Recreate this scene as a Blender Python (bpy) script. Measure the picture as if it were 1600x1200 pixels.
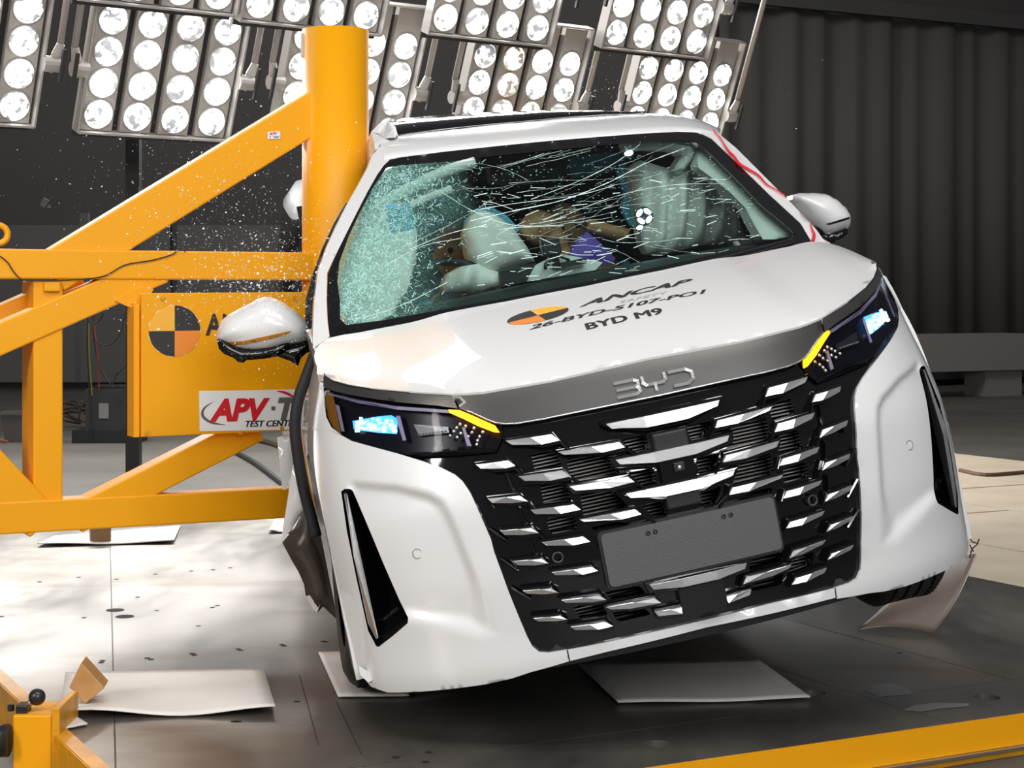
import bpy, bmesh, math, random
import numpy as np
from mathutils import Vector, Matrix
from mathutils.geometry import delaunay_2d_cdt

for o in list(bpy.data.objects): bpy.data.objects.remove(o, do_unlink=True)
scene = bpy.context.scene
COL = scene.collection
random.seed(7); np.random.seed(7)

# ---------------------------------------------------------------- camera, world, lights, exposure
CH = 1.22                       # lens height above the steel deck (deck top is z = 0)
FPX, HZ = 2750.0, 467.0         # focal length and horizon row of the 1600 x 1200 photograph
cam_d = bpy.data.cameras.new('camera'); cam = bpy.data.objects.new('camera', cam_d); COL.objects.link(cam)
cam.location = (0, 0, CH); cam.rotation_euler = (math.pi/2, 0, 0)
cam_d.sensor_width = 36; cam_d.lens = FPX/1600*36; cam_d.shift_y = -(600-HZ)/1600
cam_d.clip_start = 0.05; cam_d.clip_end = 200
scene.camera = cam

world = bpy.data.worlds.new('hall'); scene.world = world; world.use_nodes = True
world.node_tree.nodes['Background'].inputs[0].default_value = (0.72, 0.74, 0.78, 1)
world.node_tree.nodes['Background'].inputs[1].default_value = 0.14

def area_lamp(name, loc, target, size, power, col=(1,1,1), sy=None):
    d = bpy.data.lights.new(name, 'AREA'); d.energy = power; d.color = col
    d.shape = 'RECTANGLE'; d.size = size; d.size_y = sy or size
    o = bpy.data.objects.new(name, d); COL.objects.link(o); o.location = loc
    o.rotation_euler = (Vector(target)-Vector(loc)).to_track_quat('-Z', 'Y').to_euler(); return o
# the hall's overhead filming banks: rows of small lamps above and in front of the car
for i in range(7):
    area_lamp('bank_lamp', (-1.6+i*0.75, 2.1, 5.0), (0.2+i*.1, 5.4, 0.4), 0.45, 13, (1, .985, .97), 0.55)
for i in range(6):
    area_lamp('bank_lamp', (-2.2+i*0.95, 3.2, 5.3), (0.3, 5.8, 0.5), 0.5, 13, (1, .985, .97), 0.6)
for i in range(4):
    for j in range(3):
        area_lamp('side_lamp', (-5.2+i*.5, -.1+i*.42, 2.4+j*.75), (-0.3, 5.6, 0.6), .36, 13, (1, .95, .9))
for i in range(6):
    for j in range(3):
        area_lamp('front_lamp', (.2+i*.8, -2.5, 2.6+j*.95), (0.6, 5.4, 0.5), .38, 16, (.97, .985, 1))
# unseen lamps at the back: some added to brighten the deck, some the backdrop
for i in range(4):
    area_lamp('deck_fill_lamp', (-5.2+i*1.9, 15.0+i*.6, 4.6), (-0.8+i*.4, 6.6, 0.0), 1.7, 260, (1, .985, .96), .7)  # added above the frame so the steel deck shines brighter
for i in range(3):
    area_lamp('near_deck_fill', (-3.4+i*1.5, 9.6+i*.9, 3.8), (-1.0+i*.3, 4.8, 0.0), .9, 80, (1, .985, .96), .5)  # unseen, added to brighten the near left of the deck
area_lamp('rear_lamp', (-2.6, 10.6, 5.2), (-0.6, 6.2, 0.0), 2.2, 50, (1, .98, .95))
area_lamp('backdrop_fill', (5.5, 17.0, 8.0), (7.5, 27.0, 2.0), 2.5, 170, (1, .96, .90))  # added fill that lifts the dark curtain
area_lamp('backdrop_fill', (-4.5, 14.5, 7.5), (-4.0, 25.0, 2.0), 2.5, 420, (1, .97, .94))  # added fill that lifts the dark rear wall

vs = scene.view_settings
vs.view_transform = 'Standard'; vs.look = 'None'; vs.gamma = 1; vs.use_curve_mapping = False
vs.exposure = 0.08

# ---------------------------------------------------------------- materials
MATS = {}
def mat(name, col, rough=.5, metal=0, coat=0, emit=None, estr=0, noise=None, bump=None, alpha=1, spec=.5, trans=0):
    """noise = (scale, amount, second colour), bump = (scale, strength)"""
    if name in MATS: return MATS[name]
    m = bpy.data.materials.new(name); m.use_nodes = True; nt = m.node_tree; b = nt.nodes['Principled BSDF']
    b.inputs['Base Color'].default_value = (*col, 1); b.inputs['Roughness'].default_value = rough
    b.inputs['Metallic'].default_value = metal; b.inputs['Coat Weight'].default_value = coat
    b.inputs['Coat Roughness'].default_value = .03; b.inputs['Specular IOR Level'].default_value = spec
    b.inputs['Transmission Weight'].default_value = trans
    if emit: b.inputs['Emission Color'].default_value = (*emit, 1); b.inputs['Emission Strength'].default_value = estr
    if alpha < 1: b.inputs['Alpha'].default_value = alpha
    if noise or bump:
        tc = nt.nodes.new('ShaderNodeTexCoord')
    if noise:
        n = nt.nodes.new('ShaderNodeTexNoise'); n.inputs['Scale'].default_value = noise[0]; n.inputs['Detail'].default_value = 6
        r = nt.nodes.new('ShaderNodeValToRGB'); r.color_ramp.elements[0].position = .5-noise[1]/2; r.color_ramp.elements[1].position = .5+noise[1]/2
        r.color_ramp.elements[0].color = (*col, 1); r.color_ramp.elements[1].color = (*noise[2], 1)
        nt.links.new(tc.outputs['Object'], n.inputs['Vector']); nt.links.new(n.outputs['Fac'], r.inputs[0]); nt.links.new(r.outputs[0], b.inputs['Base Color'])
    if bump:
        n2 = nt.nodes.new('ShaderNodeTexNoise'); n2.inputs['Scale'].default_value = bump[0]; n2.inputs['Detail'].default_value = 4
        bp = nt.nodes.new('ShaderNodeBump'); bp.inputs['Strength'].default_value = bump[1]; bp.inputs['Distance'].default_value = .01
        nt.links.new(tc.outputs['Object'], n2.inputs['Vector']); nt.links.new(n2.outputs['Fac'], bp.inputs['Height']); nt.links.new(bp.outputs[0], b.inputs['Normal'])
    MATS[name] = m; return m

# ---------------------------------------------------------------- object helpers
def tag(o, label=None, cat=None, group=None, kind=None):
    if label: o['label'] = label
    if cat: o['category'] = cat
    if group: o['group'] = group
    if kind: o['kind'] = kind
    return o
def empty(name, loc=(0,0,0), rot=None, parent=None):
    o = bpy.data.objects.new(name, None); COL.objects.link(o); o.location = loc; o.empty_display_size = .1
    if rot is not None: o.rotation_euler = rot
    if parent: o.parent = parent
    return o
def meshdata(name, v, f, m=None, smooth=False, mats=None, midx=None):
    me = bpy.data.meshes.new(name); me.from_pydata([tuple(map(float, p)) for p in v], [], [tuple(map(int, q)) for q in f])
    for mm in (mats or ([m] if m else [])): me.materials.append(mm)
    if midx: me.polygons.foreach_set('material_index', midx)
    if smooth: me.polygons.foreach_set('use_smooth', [True]*len(me.polygons))
    me.update(); return me
def mobj(name, v, f, m, parent=None, smooth=False, **k):
    o = bpy.data.objects.new(name, meshdata(name, v, f, m, smooth, **k)); COL.objects.link(o)
    if parent: o.parent = parent
    return o
def fix_normals(o):
    bm = bmesh.new(); bm.from_mesh(o.data); bmesh.ops.recalc_face_normals(bm, faces=bm.faces); bm.to_mesh(o.data); bm.free(); return o
def bevel(o, w, seg=2):
    md = o.modifiers.new('bevel', 'BEVEL'); md.width = w; md.segments = seg; md.limit_method = 'ANGLE'; md.angle_limit = math.radians(40); return o
class MB:
    def __init__(s): s.v = []; s.f = []
    def add(s, v, f):
        n = len(s.v); s.v += [tuple(p) for p in v]; s.f += [tuple(i+n for i in q) for q in f]; return s
    def box(s, c, d, R=None):
        c = Vector(c); R = R or Matrix.Identity(3)
        v = [c + R @ Vector((sx*d[0]/2, sy*d[1]/2, sz*d[2]/2)) for sx in (-1,1) for sy in (-1,1) for sz in (-1,1)]
        return s.add(v, [(0,1,3,2),(4,6,7,5),(0,4,5,1),(2,3,7,6),(0,2,6,4),(1,5,7,3)])
    def beam(s, a, b, w, d, up):
        """box beam from a to b; w measured along 'up'-ish, d across"""
        a = Vector(a); b = Vector(b); x = (b-a).normalized(); y = Vector(up).cross(x).normalized(); z = x.cross(y)
        R = Matrix((x, y, z)).transposed(); return s.box((a+b)/2, ((b-a).length, d, w), R)
    def tube(s, pts, r, n=8, caps=True):
        pts = [Vector(p) for p in pts]; N = len(pts); rs = r if hasattr(r, '__len__') else [r]*N; v = []; f = []
        t0 = (pts[1]-pts[0]).normalized(); u = t0.orthogonal().normalized()
        for i, p in enumerate(pts):
            t = ((pts[min(i+1, N-1)]-pts[max(i-1, 0)])).normalized(); u = (u - t*u.dot(t)).normalized(); w = t.cross(u)
            for k in range(n):
                a = 2*math.pi*k/n; v.append(p + (u*math.cos(a)+w*math.sin(a))*rs[i])
        for i in range(N-1):
            for k in range(n): f.append((i*n+k, i*n+(k+1)%n, (i+1)*n+(k+1)%n, (i+1)*n+k))
        if caps: f += [tuple(range(n-1, -1, -1)), tuple((N-1)*n+k for k in range(n))]
        return s.add(v, f)
    def lathe(s, prof, n=24, M=None):
        """profile of (r, h) turned about local z"""
        v = []; f = []; M = M or Matrix.Identity(4)
        for r, h in prof:
            for k in range(n):
                a = 2*math.pi*k/n; v.append(M @ Vector((r*math.cos(a), r*math.sin(a), h)))
        for i in range(len(prof)-1):
            for k in range(n): f.append((i*n+k, i*n+(k+1)%n, (i+1)*n+(k+1)%n, (i+1)*n+k))
        return s.add(v, f)
    def build(s, name, m, parent=None, smooth=False): return mobj(name, s.v, s.f, m, parent, smooth)
def smooth_path(p, n=6):
    """Catmull-Rom through the points"""
    p = [np.array(q, float) for q in p]; q = [2*p[0]-p[1]] + p + [2*p[-1]-p[-2]]; out = []
    for i in range(1, len(q)-2):
        for k in range(n):
            t = k/n; out.append(.5*((2*q[i]) + (q[i+1]-q[i-1])*t + (2*q[i-1]-5*q[i]+4*q[i+1]-q[i+2])*t*t + (-q[i-1]+3*q[i]-3*q[i+1]+q[i+2])*t**3))
    out.append(p[-1]); return out

# photograph pixel -> ray -> points in the hall
def pray(px, py): return np.array([(px-800)/FPX, 1.0, (HZ-py)/FPX])
def at_depth(px, py, Y): d = pray(px, py); return Vector((d[0]*Y, Y, CH + d[2]*Y))
def on_level(px, py, z=0.0): d = pray(px, py); s = (z-CH)/d[2]; return Vector((d[0]*s, s, z))
A1 = Vector((math.sin(math.radians(62.4)), math.cos(math.radians(62.4)), 0))      # the two axes of the deck
A2 = Vector((-A1.y, A1.x, 0)); UP = Vector((0, 0, 1))
def ab(a, b, z=0.0): return A1*a + A2*b + UP*z
def on_vplane(px, py, p0, direction):
    """hit of the ray with the vertical plane through p0 along 'direction'"""
    n = Vector((direction[1], -direction[0], 0)); d = Vector(pray(px, py)); o = Vector((0, 0, CH))
    s = (Vector(p0)-o).dot(n)/d.dot(n); return o + d*s

def inside(poly, P):
    poly = np.asarray(poly); P = np.atleast_2d(P); x, y = P[:,0], P[:,1]; c = np.zeros(len(P), bool); j = len(poly)-1
    for i in range(len(poly)):
        xi, yi = poly[i]; xj, yj = poly[j]
        k = ((yi > y) != (yj > y)) & (x < (xj-xi)*(y-yi)/((yj-yi) if yj != yi else 1e-12)+xi); c ^= k; j = i
    return c
def edist(poly, P):
    poly = np.asarray(poly); P = np.atleast_2d(P); D = np.full(len(P), 1e9)
    for i in range(len(poly)):
        a = poly[i]; b = poly[(i+1) % len(poly)]; ab_ = b-a; L = ab_@ab_ + 1e-15
        t = np.clip(((P-a)@ab_)/L, 0, 1); D = np.minimum(D, np.linalg.norm(P-(a+t[:,None]*ab_), axis=1))
    return D
def resample(poly, step):
    poly = [np.array(p, float) for p in poly]; out = []
    for i in range(len(poly)):
        a, b = poly[i], poly[(i+1) % len(poly)]; n = max(1, int(round(np.linalg.norm(b-a)/step)))
        out += [a+(b-a)*k/n for k in range(n)]
    return out
def rounded(poly, r, n=4):
    poly = [np.array(p, float) for p in poly]; out = []; N = len(poly)
    for i in range(N):
        a, b, c = poly[i-1], poly[i], poly[(i+1) % N]; la = np.linalg.norm(a-b); lc = np.linalg.norm(c-b); q = min(r, la*.45, lc*.45)
        p0 = b+(a-b)/la*q; p1 = b+(c-b)/lc*q
        for k in range(n+1):
            t = k/n; out.append((1-t)**2*p0+2*t*(1-t)*b+t*t*p1)
    return out
def trimesh(poly, step, holes=()):
    """constrained triangulation of a 2-D outline with inner sample points -> (P, tris, loops)"""
    outer = resample(poly, step); loops = [outer]+[resample(h, step) for h in holes]
    pts = []; edges = []; lidx = []
    for L in loops:
        n0 = len(pts); pts += list(L); idx = list(range(n0, n0+len(L))); lidx.append(idx)
        edges += [(idx[i], idx[(i+1) % len(idx)]) for i in range(len(idx))]
    A = np.array(outer); lo, hi = A.min(0), A.max(0)
    gx, gy = np.meshgrid(np.arange(lo[0]+step/2, hi[0], step), np.arange(lo[1]+step/2, hi[1], step*.87))
    gx = gx + (np.arange(gx.shape[0])[:, None] % 2)*step*.5
    G = np.c_[gx.ravel(), gy.ravel()]
    if len(G):
        k = inside(A, G) & (edist(A, G) > step*.45)
        for L in loops[1:]:
            k &= ~inside(np.array(L), G) & (edist(np.array(L), G) > step*.45)
        pts += list(G[k])
    V, E, F, ov, oe, of = delaunay_2d_cdt([Vector((float(p[0]), float(p[1]))) for p in pts], edges, [], 0, 1e-7)
    V = np.array([(v.x, v.y) for v in V]); F = [tuple(f) for f in F]
    C = np.array([V[list(f)].mean(0) for f in F]); keep = inside(A, C)
    for L in loops[1:]: keep &= ~inside(np.array(L), C)
    F = [f for f, k in zip(F, keep) if k]
    mp = {}
    for new, lst in enumerate(ov):
        for o_ in lst: mp[o_] = new
    return V, F, [[mp[i] for i in idx] for idx in lidx]
def panel(name, poly, fn, step, m, parent=None, holes=(), rim=(0,.02,0), out=(0,-1,0), back=False, mirror=False, rimmat=None, xneg=False):
    """a skin over 'poly' lifted by fn(u, v) -> xyz, with its edges turned back by 'rim'"""
    V, F, loops = trimesh(poly, step, holes); P = [np.array(fn(*p), float) for p in V]
    out = np.array(out, float); f2 = []
    a, b, c = F[len(F)//2]
    s = 0
    for f in F[::max(1, len(F)//40)]:
        s += np.dot(np.cross(P[f[1]]-P[f[0]], P[f[2]]-P[f[0]]), out)
    F = [f if s > 0 else f[::-1] for f in F]
    rm = np.array(rim if not callable(rim) else (0,0,0), float); n0 = len(P); faces = list(F); allp = list(P); nsm = len(F)
    for L in loops:
        i0 = len(allp)
        for i in L: allp.append(P[i])
        i1 = len(allp)
        for i in L: allp.append(P[i] + (rm if not callable(rim) else np.array(rim(*P[i]))))
        n = len(L)
        for k in range(n): faces.append((i0+k, i0+(k+1) % n, i1+(k+1) % n, i1+k))
    if back:
        i1 = len(allp); allp += [p+rm for p in P]; faces += [tuple(i1+i for i in f[::-1]) for f in F]
    res = []
    for sgn in ([1, -1] if mirror else ([-1] if xneg else [1])):
        vv = [(p[0]*sgn, p[1], p[2]) for p in allp]; ff = faces if sgn == 1 else [f[::-1] for f in faces]
        o = mobj(name, vv, ff, m, parent, mats=[m, rimmat or m]); me = o.data
        for k, p in enumerate(me.polygons):
            p.use_smooth = k < nsm
            if k >= nsm: p.material_index = 1
        res.append(o)
    return res if mirror else res[0]
_txt = {}
def text_mesh(s, shear=0, offset=0, space=1.0):
    cu = bpy.data.curves.new('t', 'FONT'); cu.body = s; cu.shear = shear; cu.offset = offset; cu.space_character = space; cu.resolution_u = 4
    o = bpy.data.objects.new('t', cu); COL.objects.link(o); bpy.context.view_layer.update()
    me = bpy.data.meshes.new_from_object(o.evaluated_get(bpy.context.evaluated_depsgraph_get()))
    v = np.array([(p.co.x, p.co.y) for p in me.vertices]); f = [tuple(p.vertices) for p in me.polygons]
    bpy.data.objects.remove(o); bpy.data.curves.remove(cu); bpy.data.meshes.remove(me)
    v[:,0] -= v[:,0].min(); return v, f
def lettering(name, s, fn, m, parent, w=None, h=None, bold=0, **k):
    """flat print: text scaled to w x h and laid down by fn(u, v)"""
    v, f = text_mesh(s, **k); W = v[:,0].max(); Hh = v[:,1].max()
    v = v*np.array([(w/W) if w else 1, (h/Hh) if h else 1]); vv = []; ff = []
    for dx, dy in (((0,0),) if not bold else ((-bold,0),(bold,0),(0,-bold*2),(0,bold*2),(0,0))):
        ff += [tuple(i+len(vv) for i in q) for q in f]; vv += [fn(p[0]+dx, p[1]+dy) for p in v]
    return mobj(name, vv, ff, m, parent)
# ================================================================ hall shell
M_floor = mat('hall_concrete', (.075,.07,.062), .55, noise=(1.2,.5,(.12,.11,.095)), bump=(30,.05))
M_ply = mat('plywood', (.56,.46,.34), .6, noise=(2.5,.5,(.68,.58,.45)))
M_wall = mat('wall_dark_grey', (.052,.049,.047), .7, noise=(.8,.5,(.062,.058,.056)))
M_curt = mat('curtain_charcoal', (.085,.079,.073), .85, bump=(120,.1))
M_black = mat('black_paint', (.012,.012,.013), .45)
M_rub = mat('black_rubber', (.018,.018,.019), .6)
FZ = -0.12
fl = mobj('floor', [(-20,2,FZ),(28,2,FZ),(28,44,FZ),(-20,44,FZ)], [(0,1,2,3)], M_floor); tag(fl, 'dark concrete hall floor', 'floor', kind='structure')
# plain back wall behind the lamp banks
wb = MB().box((-6.2, 26.1, 4), (18.6, .4, 9)).build('wall_back', M_wall); tag(wb, 'dark grey rear wall of the hall', 'wall', kind='structure')
# paler panels at the foot of the back wall
M_panel = mat('wall_panel_grey', (.10,.097,.094), .7)
for x0, x1 in ((-8.5,-5.0), (-4.9,-3.2), (-3.1,-1.2)):
    p = MB().box(((x0+x1)/2, 25.8, 1.15), (x1-x0, .12, 2.3)).build('wall_panel', M_panel, wb)
# right wall hung with a pleated curtain
c0 = at_depth(1120, 300, 25.2); c0.z = 0
n = 340; v = []; f = []
ph = np.cumsum(np.random.uniform(.3, .85, n)); 
for i in range(n+1):
    s = i*.054; off = .05*math.sin(ph[min(i, n-1)]) + .05*math.sin(ph[min(i, n-1)]*.43+1)
    p = c0 + A1*s + Vector((A1.y, -A1.x, 0))*off
    v += [(p.x, p.y, -.02), (p.x, p.y, 5.47)]
for i in range(n): f.append((2*i, 2*i+2, 2*i+3, 2*i+1))
cu = mobj('stage_curtain', v, f, M_curt, smooth=True)
md = cu.modifiers.new('s', 'SOLIDIFY'); md.thickness = .01
tag(cu, 'charcoal pleated curtain covering the right wall of the hall', 'curtain')
rm = MB()
rm.beam(c0+A1*-.2+UP*5.56+Vector((.08,-.16,0)), c0+A1*18.4+UP*5.56+Vector((.08,-.16,0)), .22, .12, UP)
tag(rm.build('curtain_rail', M_wall), 'dark rail along the top of the pleated curtain', 'rail')
wr = MB(); wr.beam(c0+A1*-.5+A2*.6+UP*4.4, c0+A1*19+A2*.6+UP*4.4, 9.2, .2, UP)
tag(wr.build('wall_right', M_wall), 'dark right wall behind the curtain', 'wall', kind='structure')
# long low white bench in front of the curtain
M_bench = mat('bench_white', (.22,.205,.19), .6)
b = at_depth(1462, 610, 24.0); be = empty('bench', (b.x, b.y, FZ)); tag(be, 'long low off-white bench in front of the charcoal curtain', 'bench')
def lb(name, a, bb, z0, z1, d, m, par):
    q = MB(); q.beam(A1*a+UP*((z0+z1)/2), A1*bb+UP*((z0+z1)/2), z1-z0, d, UP); return q.build(name, m, par)
lb('bench_top', -.9, 1.45, .36, .86, .6, M_bench, be)
for a in (.70,): lb('bench_leg', a, a+.66, .0, .36, .42, M_bench, be)
lb('bench_leg', -.8, -.3, .0, .36, .42, M_bench, be)
pk = empty('partition_board', (b.x+1.75*A1.x, b.y+1.75*A1.y, FZ)); tag(pk, 'narrow pale upright board beside the white bench', 'board')
lb('face_board', 0, .7, .0, .86, .06, M_bench, pk); lb('edge_post', -.08, -.03, 0, .88, .08, M_bench, pk)
# plywood boards on the floor right of the deck
pl = empty('plywood_floor', (0,0,FZ)); tag(pl, 'pale plywood boards laid on the floor right of the deck', 'boards')
for i, (a0, b0, L, W) in enumerate(((5.40,5.6,1.22,2.4),(5.40,8.02,1.22,2.4),(6.64,5.9,1.22,2.4),(6.64,8.32,1.22,2.4),(7.88,7.0,1.22,2.4),(7.88,9.42,1.22,2.4),(9.12,9.2,1.22,2.4),(5.4,10.44,1.22,1.6),(6.64,10.74,1.22,1.4))):
    c = ab(a0+L/2, b0+W/2, .009+.002*(i % 2)); R = Matrix((A1, A2, UP)).transposed()
    MB().box(c, (L-.008, W-.008, .018), R).build('plywood_board', M_ply, pl)
q = MB(); pts = [on_level(1526,945,FZ+.03), on_level(1560,936,FZ+.03), on_level(1600,929,FZ+.03), on_level(1640,926,FZ+.03)]
q.tube(smooth_path(pts), .012); tag(q.build('floor_cable', mat('cable_brown', (.10,.05,.03), .6)), 'brown cable lying on the plywood right of the deck', 'cable')
q = MB(); pts = [on_level(1500,735,FZ+.03), on_level(1540,742,FZ+.03), on_level(1600,738,FZ+.03)]
q.tube(smooth_path(pts), .016); tag(q.build('floor_strip', mat('strip_brown', (.14,.075,.04), .6)), 'dark brown timber strip on the far floor by the bench', 'strip')
# ---- things behind the yellow truss
p = at_depth(209, 300, 13.0); pe = MB().box((p.x, p.y, 1.7), (.10,.10,3.6)).build('black_post', M_black); tag(pe, 'tall black upright post behind the yellow truss', 'post')
rc = empty('equipment_box', (*on_level(172, 690, FZ).xy, FZ)); tag(rc, 'black equipment case with a small label behind the truss', 'case')
MB().box((0,0,.06), (.62,.4,.12)).build('base_tray', M_black, rc); MB().box((.03,0,.31), (.44,.34,.38)).build('case_body', mat('case_black',(.03,.03,.032),.5), rc)
MB().box((-.02,-.172,.30), (.09,.006,.14)).build('case_label', mat('label_grey',(.25,.24,.23),.6), rc)
MB().box((.06,0,.515), (.36,.28,.03)).build('case_lid', M_black, rc)
bx = empty('plastic_tub', (*on_level(32, 690, FZ).xy, FZ)); tag(bx, 'grey plastic tub on the floor at the far left', 'tub')
q = MB(); q.lathe([(.16,0),(.20,.26),(.215,.26),(.215,.285),(.19,.285),(.15,.02),(0,.02)], 4, Matrix.Rotation(math.radians(45),4,'Z')); q.build('tub_body', mat('tub_grey',(.10,.09,.085),.6), bx)
q = MB(); q.tube(smooth_path([(-.6,.05,.02),(-.3,-.05,.03),(-.05,-.25,.02)]), .012); q.build('tub_cord', mat('cord_orange',(.28,.09,.03),.6), bx)
cb = empty('cable_bundle', (0,0,0)); tag(cb, 'loose black, red and yellow cables hanging behind the truss', 'cables')
D = 16.3
for m_, pts in ((M_rub, [(138,486),(136,540),(139,600),(141,650),(143,689)]), (M_rub, [(147,478),(146,520),(152,560),(165,590),(178,606)]), (M_rub,[(196,488),(188,520),(172,538),(153,536),(146,522)]),
                (mat('cable_red',(.25,.03,.02),.5), [(146,505),(152,550),(155,608)]), (mat('cable_yellow',(.22,.16,.02),.5), [(139,505),(140,560),(144,618)]),(M_rub,[(196,572),(182,585),(174,606)]),
                (M_rub,[(138,498),(146,505),(156,500),(161,490)])):
    q = MB(); q.tube(smooth_path([at_depth(x, y, D) for x, y in pts]), .007, 6); q.build('cable', m_, cb)
cl = empty('cable_heap', (*on_level(118, 668, FZ).xy, FZ)); tag(cl, 'tangled heap of dark cable beside the black case', 'cables')
q = MB(); rr = random.Random(3)
pts = [(rr.uniform(-.22,.22), rr.uniform(-.1,.1), rr.uniform(.02,.3)) for _ in range(22)]; q.tube(smooth_path(pts, 5), .010, 6); q.build('cable', mat('cable_dark',(.06,.035,.025),.6), cl)
q = MB(); q.tube(smooth_path([on_level(368,706,FZ+.02), on_level(400,724,FZ+.02), on_level(446,758,FZ+.02)]), .022); tag(q.build('floor_hose', M_rub), 'black hose crossing the floor behind the truss', 'hose')
q = MB(); q.tube(smooth_path([on_level(405,688,FZ+.02), on_level(430,694,FZ+.02), on_level(460,706,FZ+.02)]), .035); tag(q.build('hydraulic_hose', mat('hose_brown',(.06,.045,.03),.6)), 'thick brown hose on the floor near the crushed door', 'hose')
cm = empty('floor_camera', at_depth(122, 386, 10.4)); tag(cm, 'small black camera perched behind the top truss beam', 'camera')
MB().box((0,0,.05), (.14,.10,.12)).build('camera_body', M_black, cm); MB().box((.04,0,.15), (.05,.05,.1)).build('camera_mount', M_black, cm); MB().box((0,0,-.4), (.03,.03,.8)).build('camera_stand', M_black, cm)

# ================================================================ steel deck of the carrier
def deck_mat():
    m = bpy.data.materials.new('deck_steel'); m.use_nodes = True; nt = m.node_tree; b = nt.nodes['Principled BSDF']; L = nt.links.new
    tc = nt.nodes.new('ShaderNodeTexCoord'); mp = nt.nodes.new('ShaderNodeMapping'); mp.inputs['Rotation'].default_value = (0,0,-math.radians(27.6)); mp.inputs['Scale'].default_value = (1.0,.35,1)
    n1 = nt.nodes.new('ShaderNodeTexNoise'); n1.inputs['Scale'].default_value = 1.6; n1.inputs['Detail'].default_value = 9; n1.inputs['Roughness'].default_value = .65
    n2 = nt.nodes.new('ShaderNodeTexNoise'); n2.inputs['Scale'].default_value = 22; n2.inputs['Detail'].default_value = 8
    L(tc.outputs['Object'], mp.inputs[0]); L(mp.outputs[0], n1.inputs['Vector']); L(tc.outputs['Object'], n2.inputs['Vector'])
    r = nt.nodes.new('ShaderNodeValToRGB'); e = r.color_ramp.elements; e[0].position = .33; e[0].color = (.15,.143,.134,1); e[1].position = .7; e[1].color = (.37,.34,.30,1)
    L(n1.outputs['Fac'], r.inputs[0]); L(r.outputs[0], b.inputs['Base Color'])
    mr = nt.nodes.new('ShaderNodeMapRange'); mr.inputs['From Min'].default_value = .3; mr.inputs['From Max'].default_value = .7; mr.inputs['To Min'].default_value = .27; mr.inputs['To Max'].default_value = .43
    L(n1.outputs['Fac'], mr.inputs[0]); L(mr.outputs[0], b.inputs['Roughness'])
    b.inputs['Metallic'].default_value = .7
    # rusty smears dragged across the plate
    n3 = nt.nodes.new('ShaderNodeTexNoise'); n3.inputs['Scale'].default_value = .9; n3.inputs['Detail'].default_value = 7; n3.inputs['Roughness'].default_value = .6; n3.inputs['Distortion'].default_value = .8
    mp3 = nt.nodes.new('ShaderNodeMapping'); mp3.inputs['Rotation'].default_value = (0,0,.25); mp3.inputs['Scale'].default_value = (.6,1.9,1); L(tc.outputs['Object'], mp3.inputs[0]); L(mp3.outputs[0], n3.inputs['Vector'])
    r3 = nt.nodes.new('ShaderNodeMapRange'); r3.inputs['From Min'].default_value = .52; r3.inputs['From Max'].default_value = .66; r3.inputs['To Max'].default_value = .55; L(n3.outputs['Fac'], r3.inputs[0])
    mxc = nt.nodes.new('ShaderNodeMixRGB'); mxc.inputs[2].default_value = (.13,.085,.045,1); L(r3.outputs[0], mxc.inputs[0]); L(r.outputs[0], mxc.inputs[1]); L(mxc.outputs[0], b.inputs['Base Color'])
    mm = nt.nodes.new('ShaderNodeMapRange'); mm.inputs['To Min'].default_value = .75; mm.inputs['To Max'].default_value = .45; L(r3.outputs[0], mm.inputs[0]); L(mm.outputs[0], b.inputs['Metallic'])
    bp = nt.nodes.new('ShaderNodeBump'); bp.inputs['Strength'].default_value = .12; bp.inputs['Distance'].default_value = .004; L(n2.outputs['Fac'], bp.inputs['Height']); L(bp.outputs[0], b.inputs['Normal'])
    return m
M_deck = deck_mat()
M_yel = mat('machine_yellow', (.88,.365,.002), .42, spec=.35, noise=(3,.6,(.90,.39,.003)))
M_yelw = mat('machine_yellow_worn', (.78,.34,.006), .4, noise=(9,.25,(.55,.26,.02)))
M_steel = mat('bare_steel', (.45,.44,.44), .35, metal=.9)
M_dark = mat('dark_void', (.006,.006,.006), .9)
dk = empty('steel_deck', tuple(ab(3.3, 6.6, 0))); tag(dk, 'wide dark steel deck of the crash carrier under the car', 'platform')
dk0 = Vector(dk.location)
def circ(a, b, ra, n=20): return [np.array((a+ra*math.cos(2*math.pi*k/n), b+ra*math.sin(2*math.pi*k/n))) for k in range(n)]
g = .0022
cols = [1.19, 3.46, 4.03, 5.37]; rows = [3.90, 4.253, 9.35]
big = [(2.589,4.09),(3.786,4.105),(3.351,4.40)]
for i in range(3):
    for j in range(2):
        a0, a1 = cols[i]+(g if i else 0), cols[i+1]-(g if i < 2 else 0); b0, b1 = rows[j]+(g if j else 0), rows[j+1]-(g if j < 1 else 0)
        if j == 0 and i > 0:
            if i == 2: continue
            a1 = cols[3]
        hs = [circ(x, y, .042) for x, y in big if a0 < x-.05 and x+.05 < a1 and b0 < y-.05 and y+.05 < b1]
        panel('deck_plate', [(a0,b0),(a1,b0),(a1,b1),(a0,b1)], lambda a, b: tuple(ab(a,b,0)-dk0), .4, M_deck, dk, holes=hs, rim=(0,0,-.03), out=(0,0,1))
        for h in hs: pass
q = MB(); R = Matrix((A1, A2, UP)).transposed(); q.box(ab(3.28,6.62,-.062)-dk0, (4.14,5.4,.06), R); q.build('deck_underframe', M_dark, dk)
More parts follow.
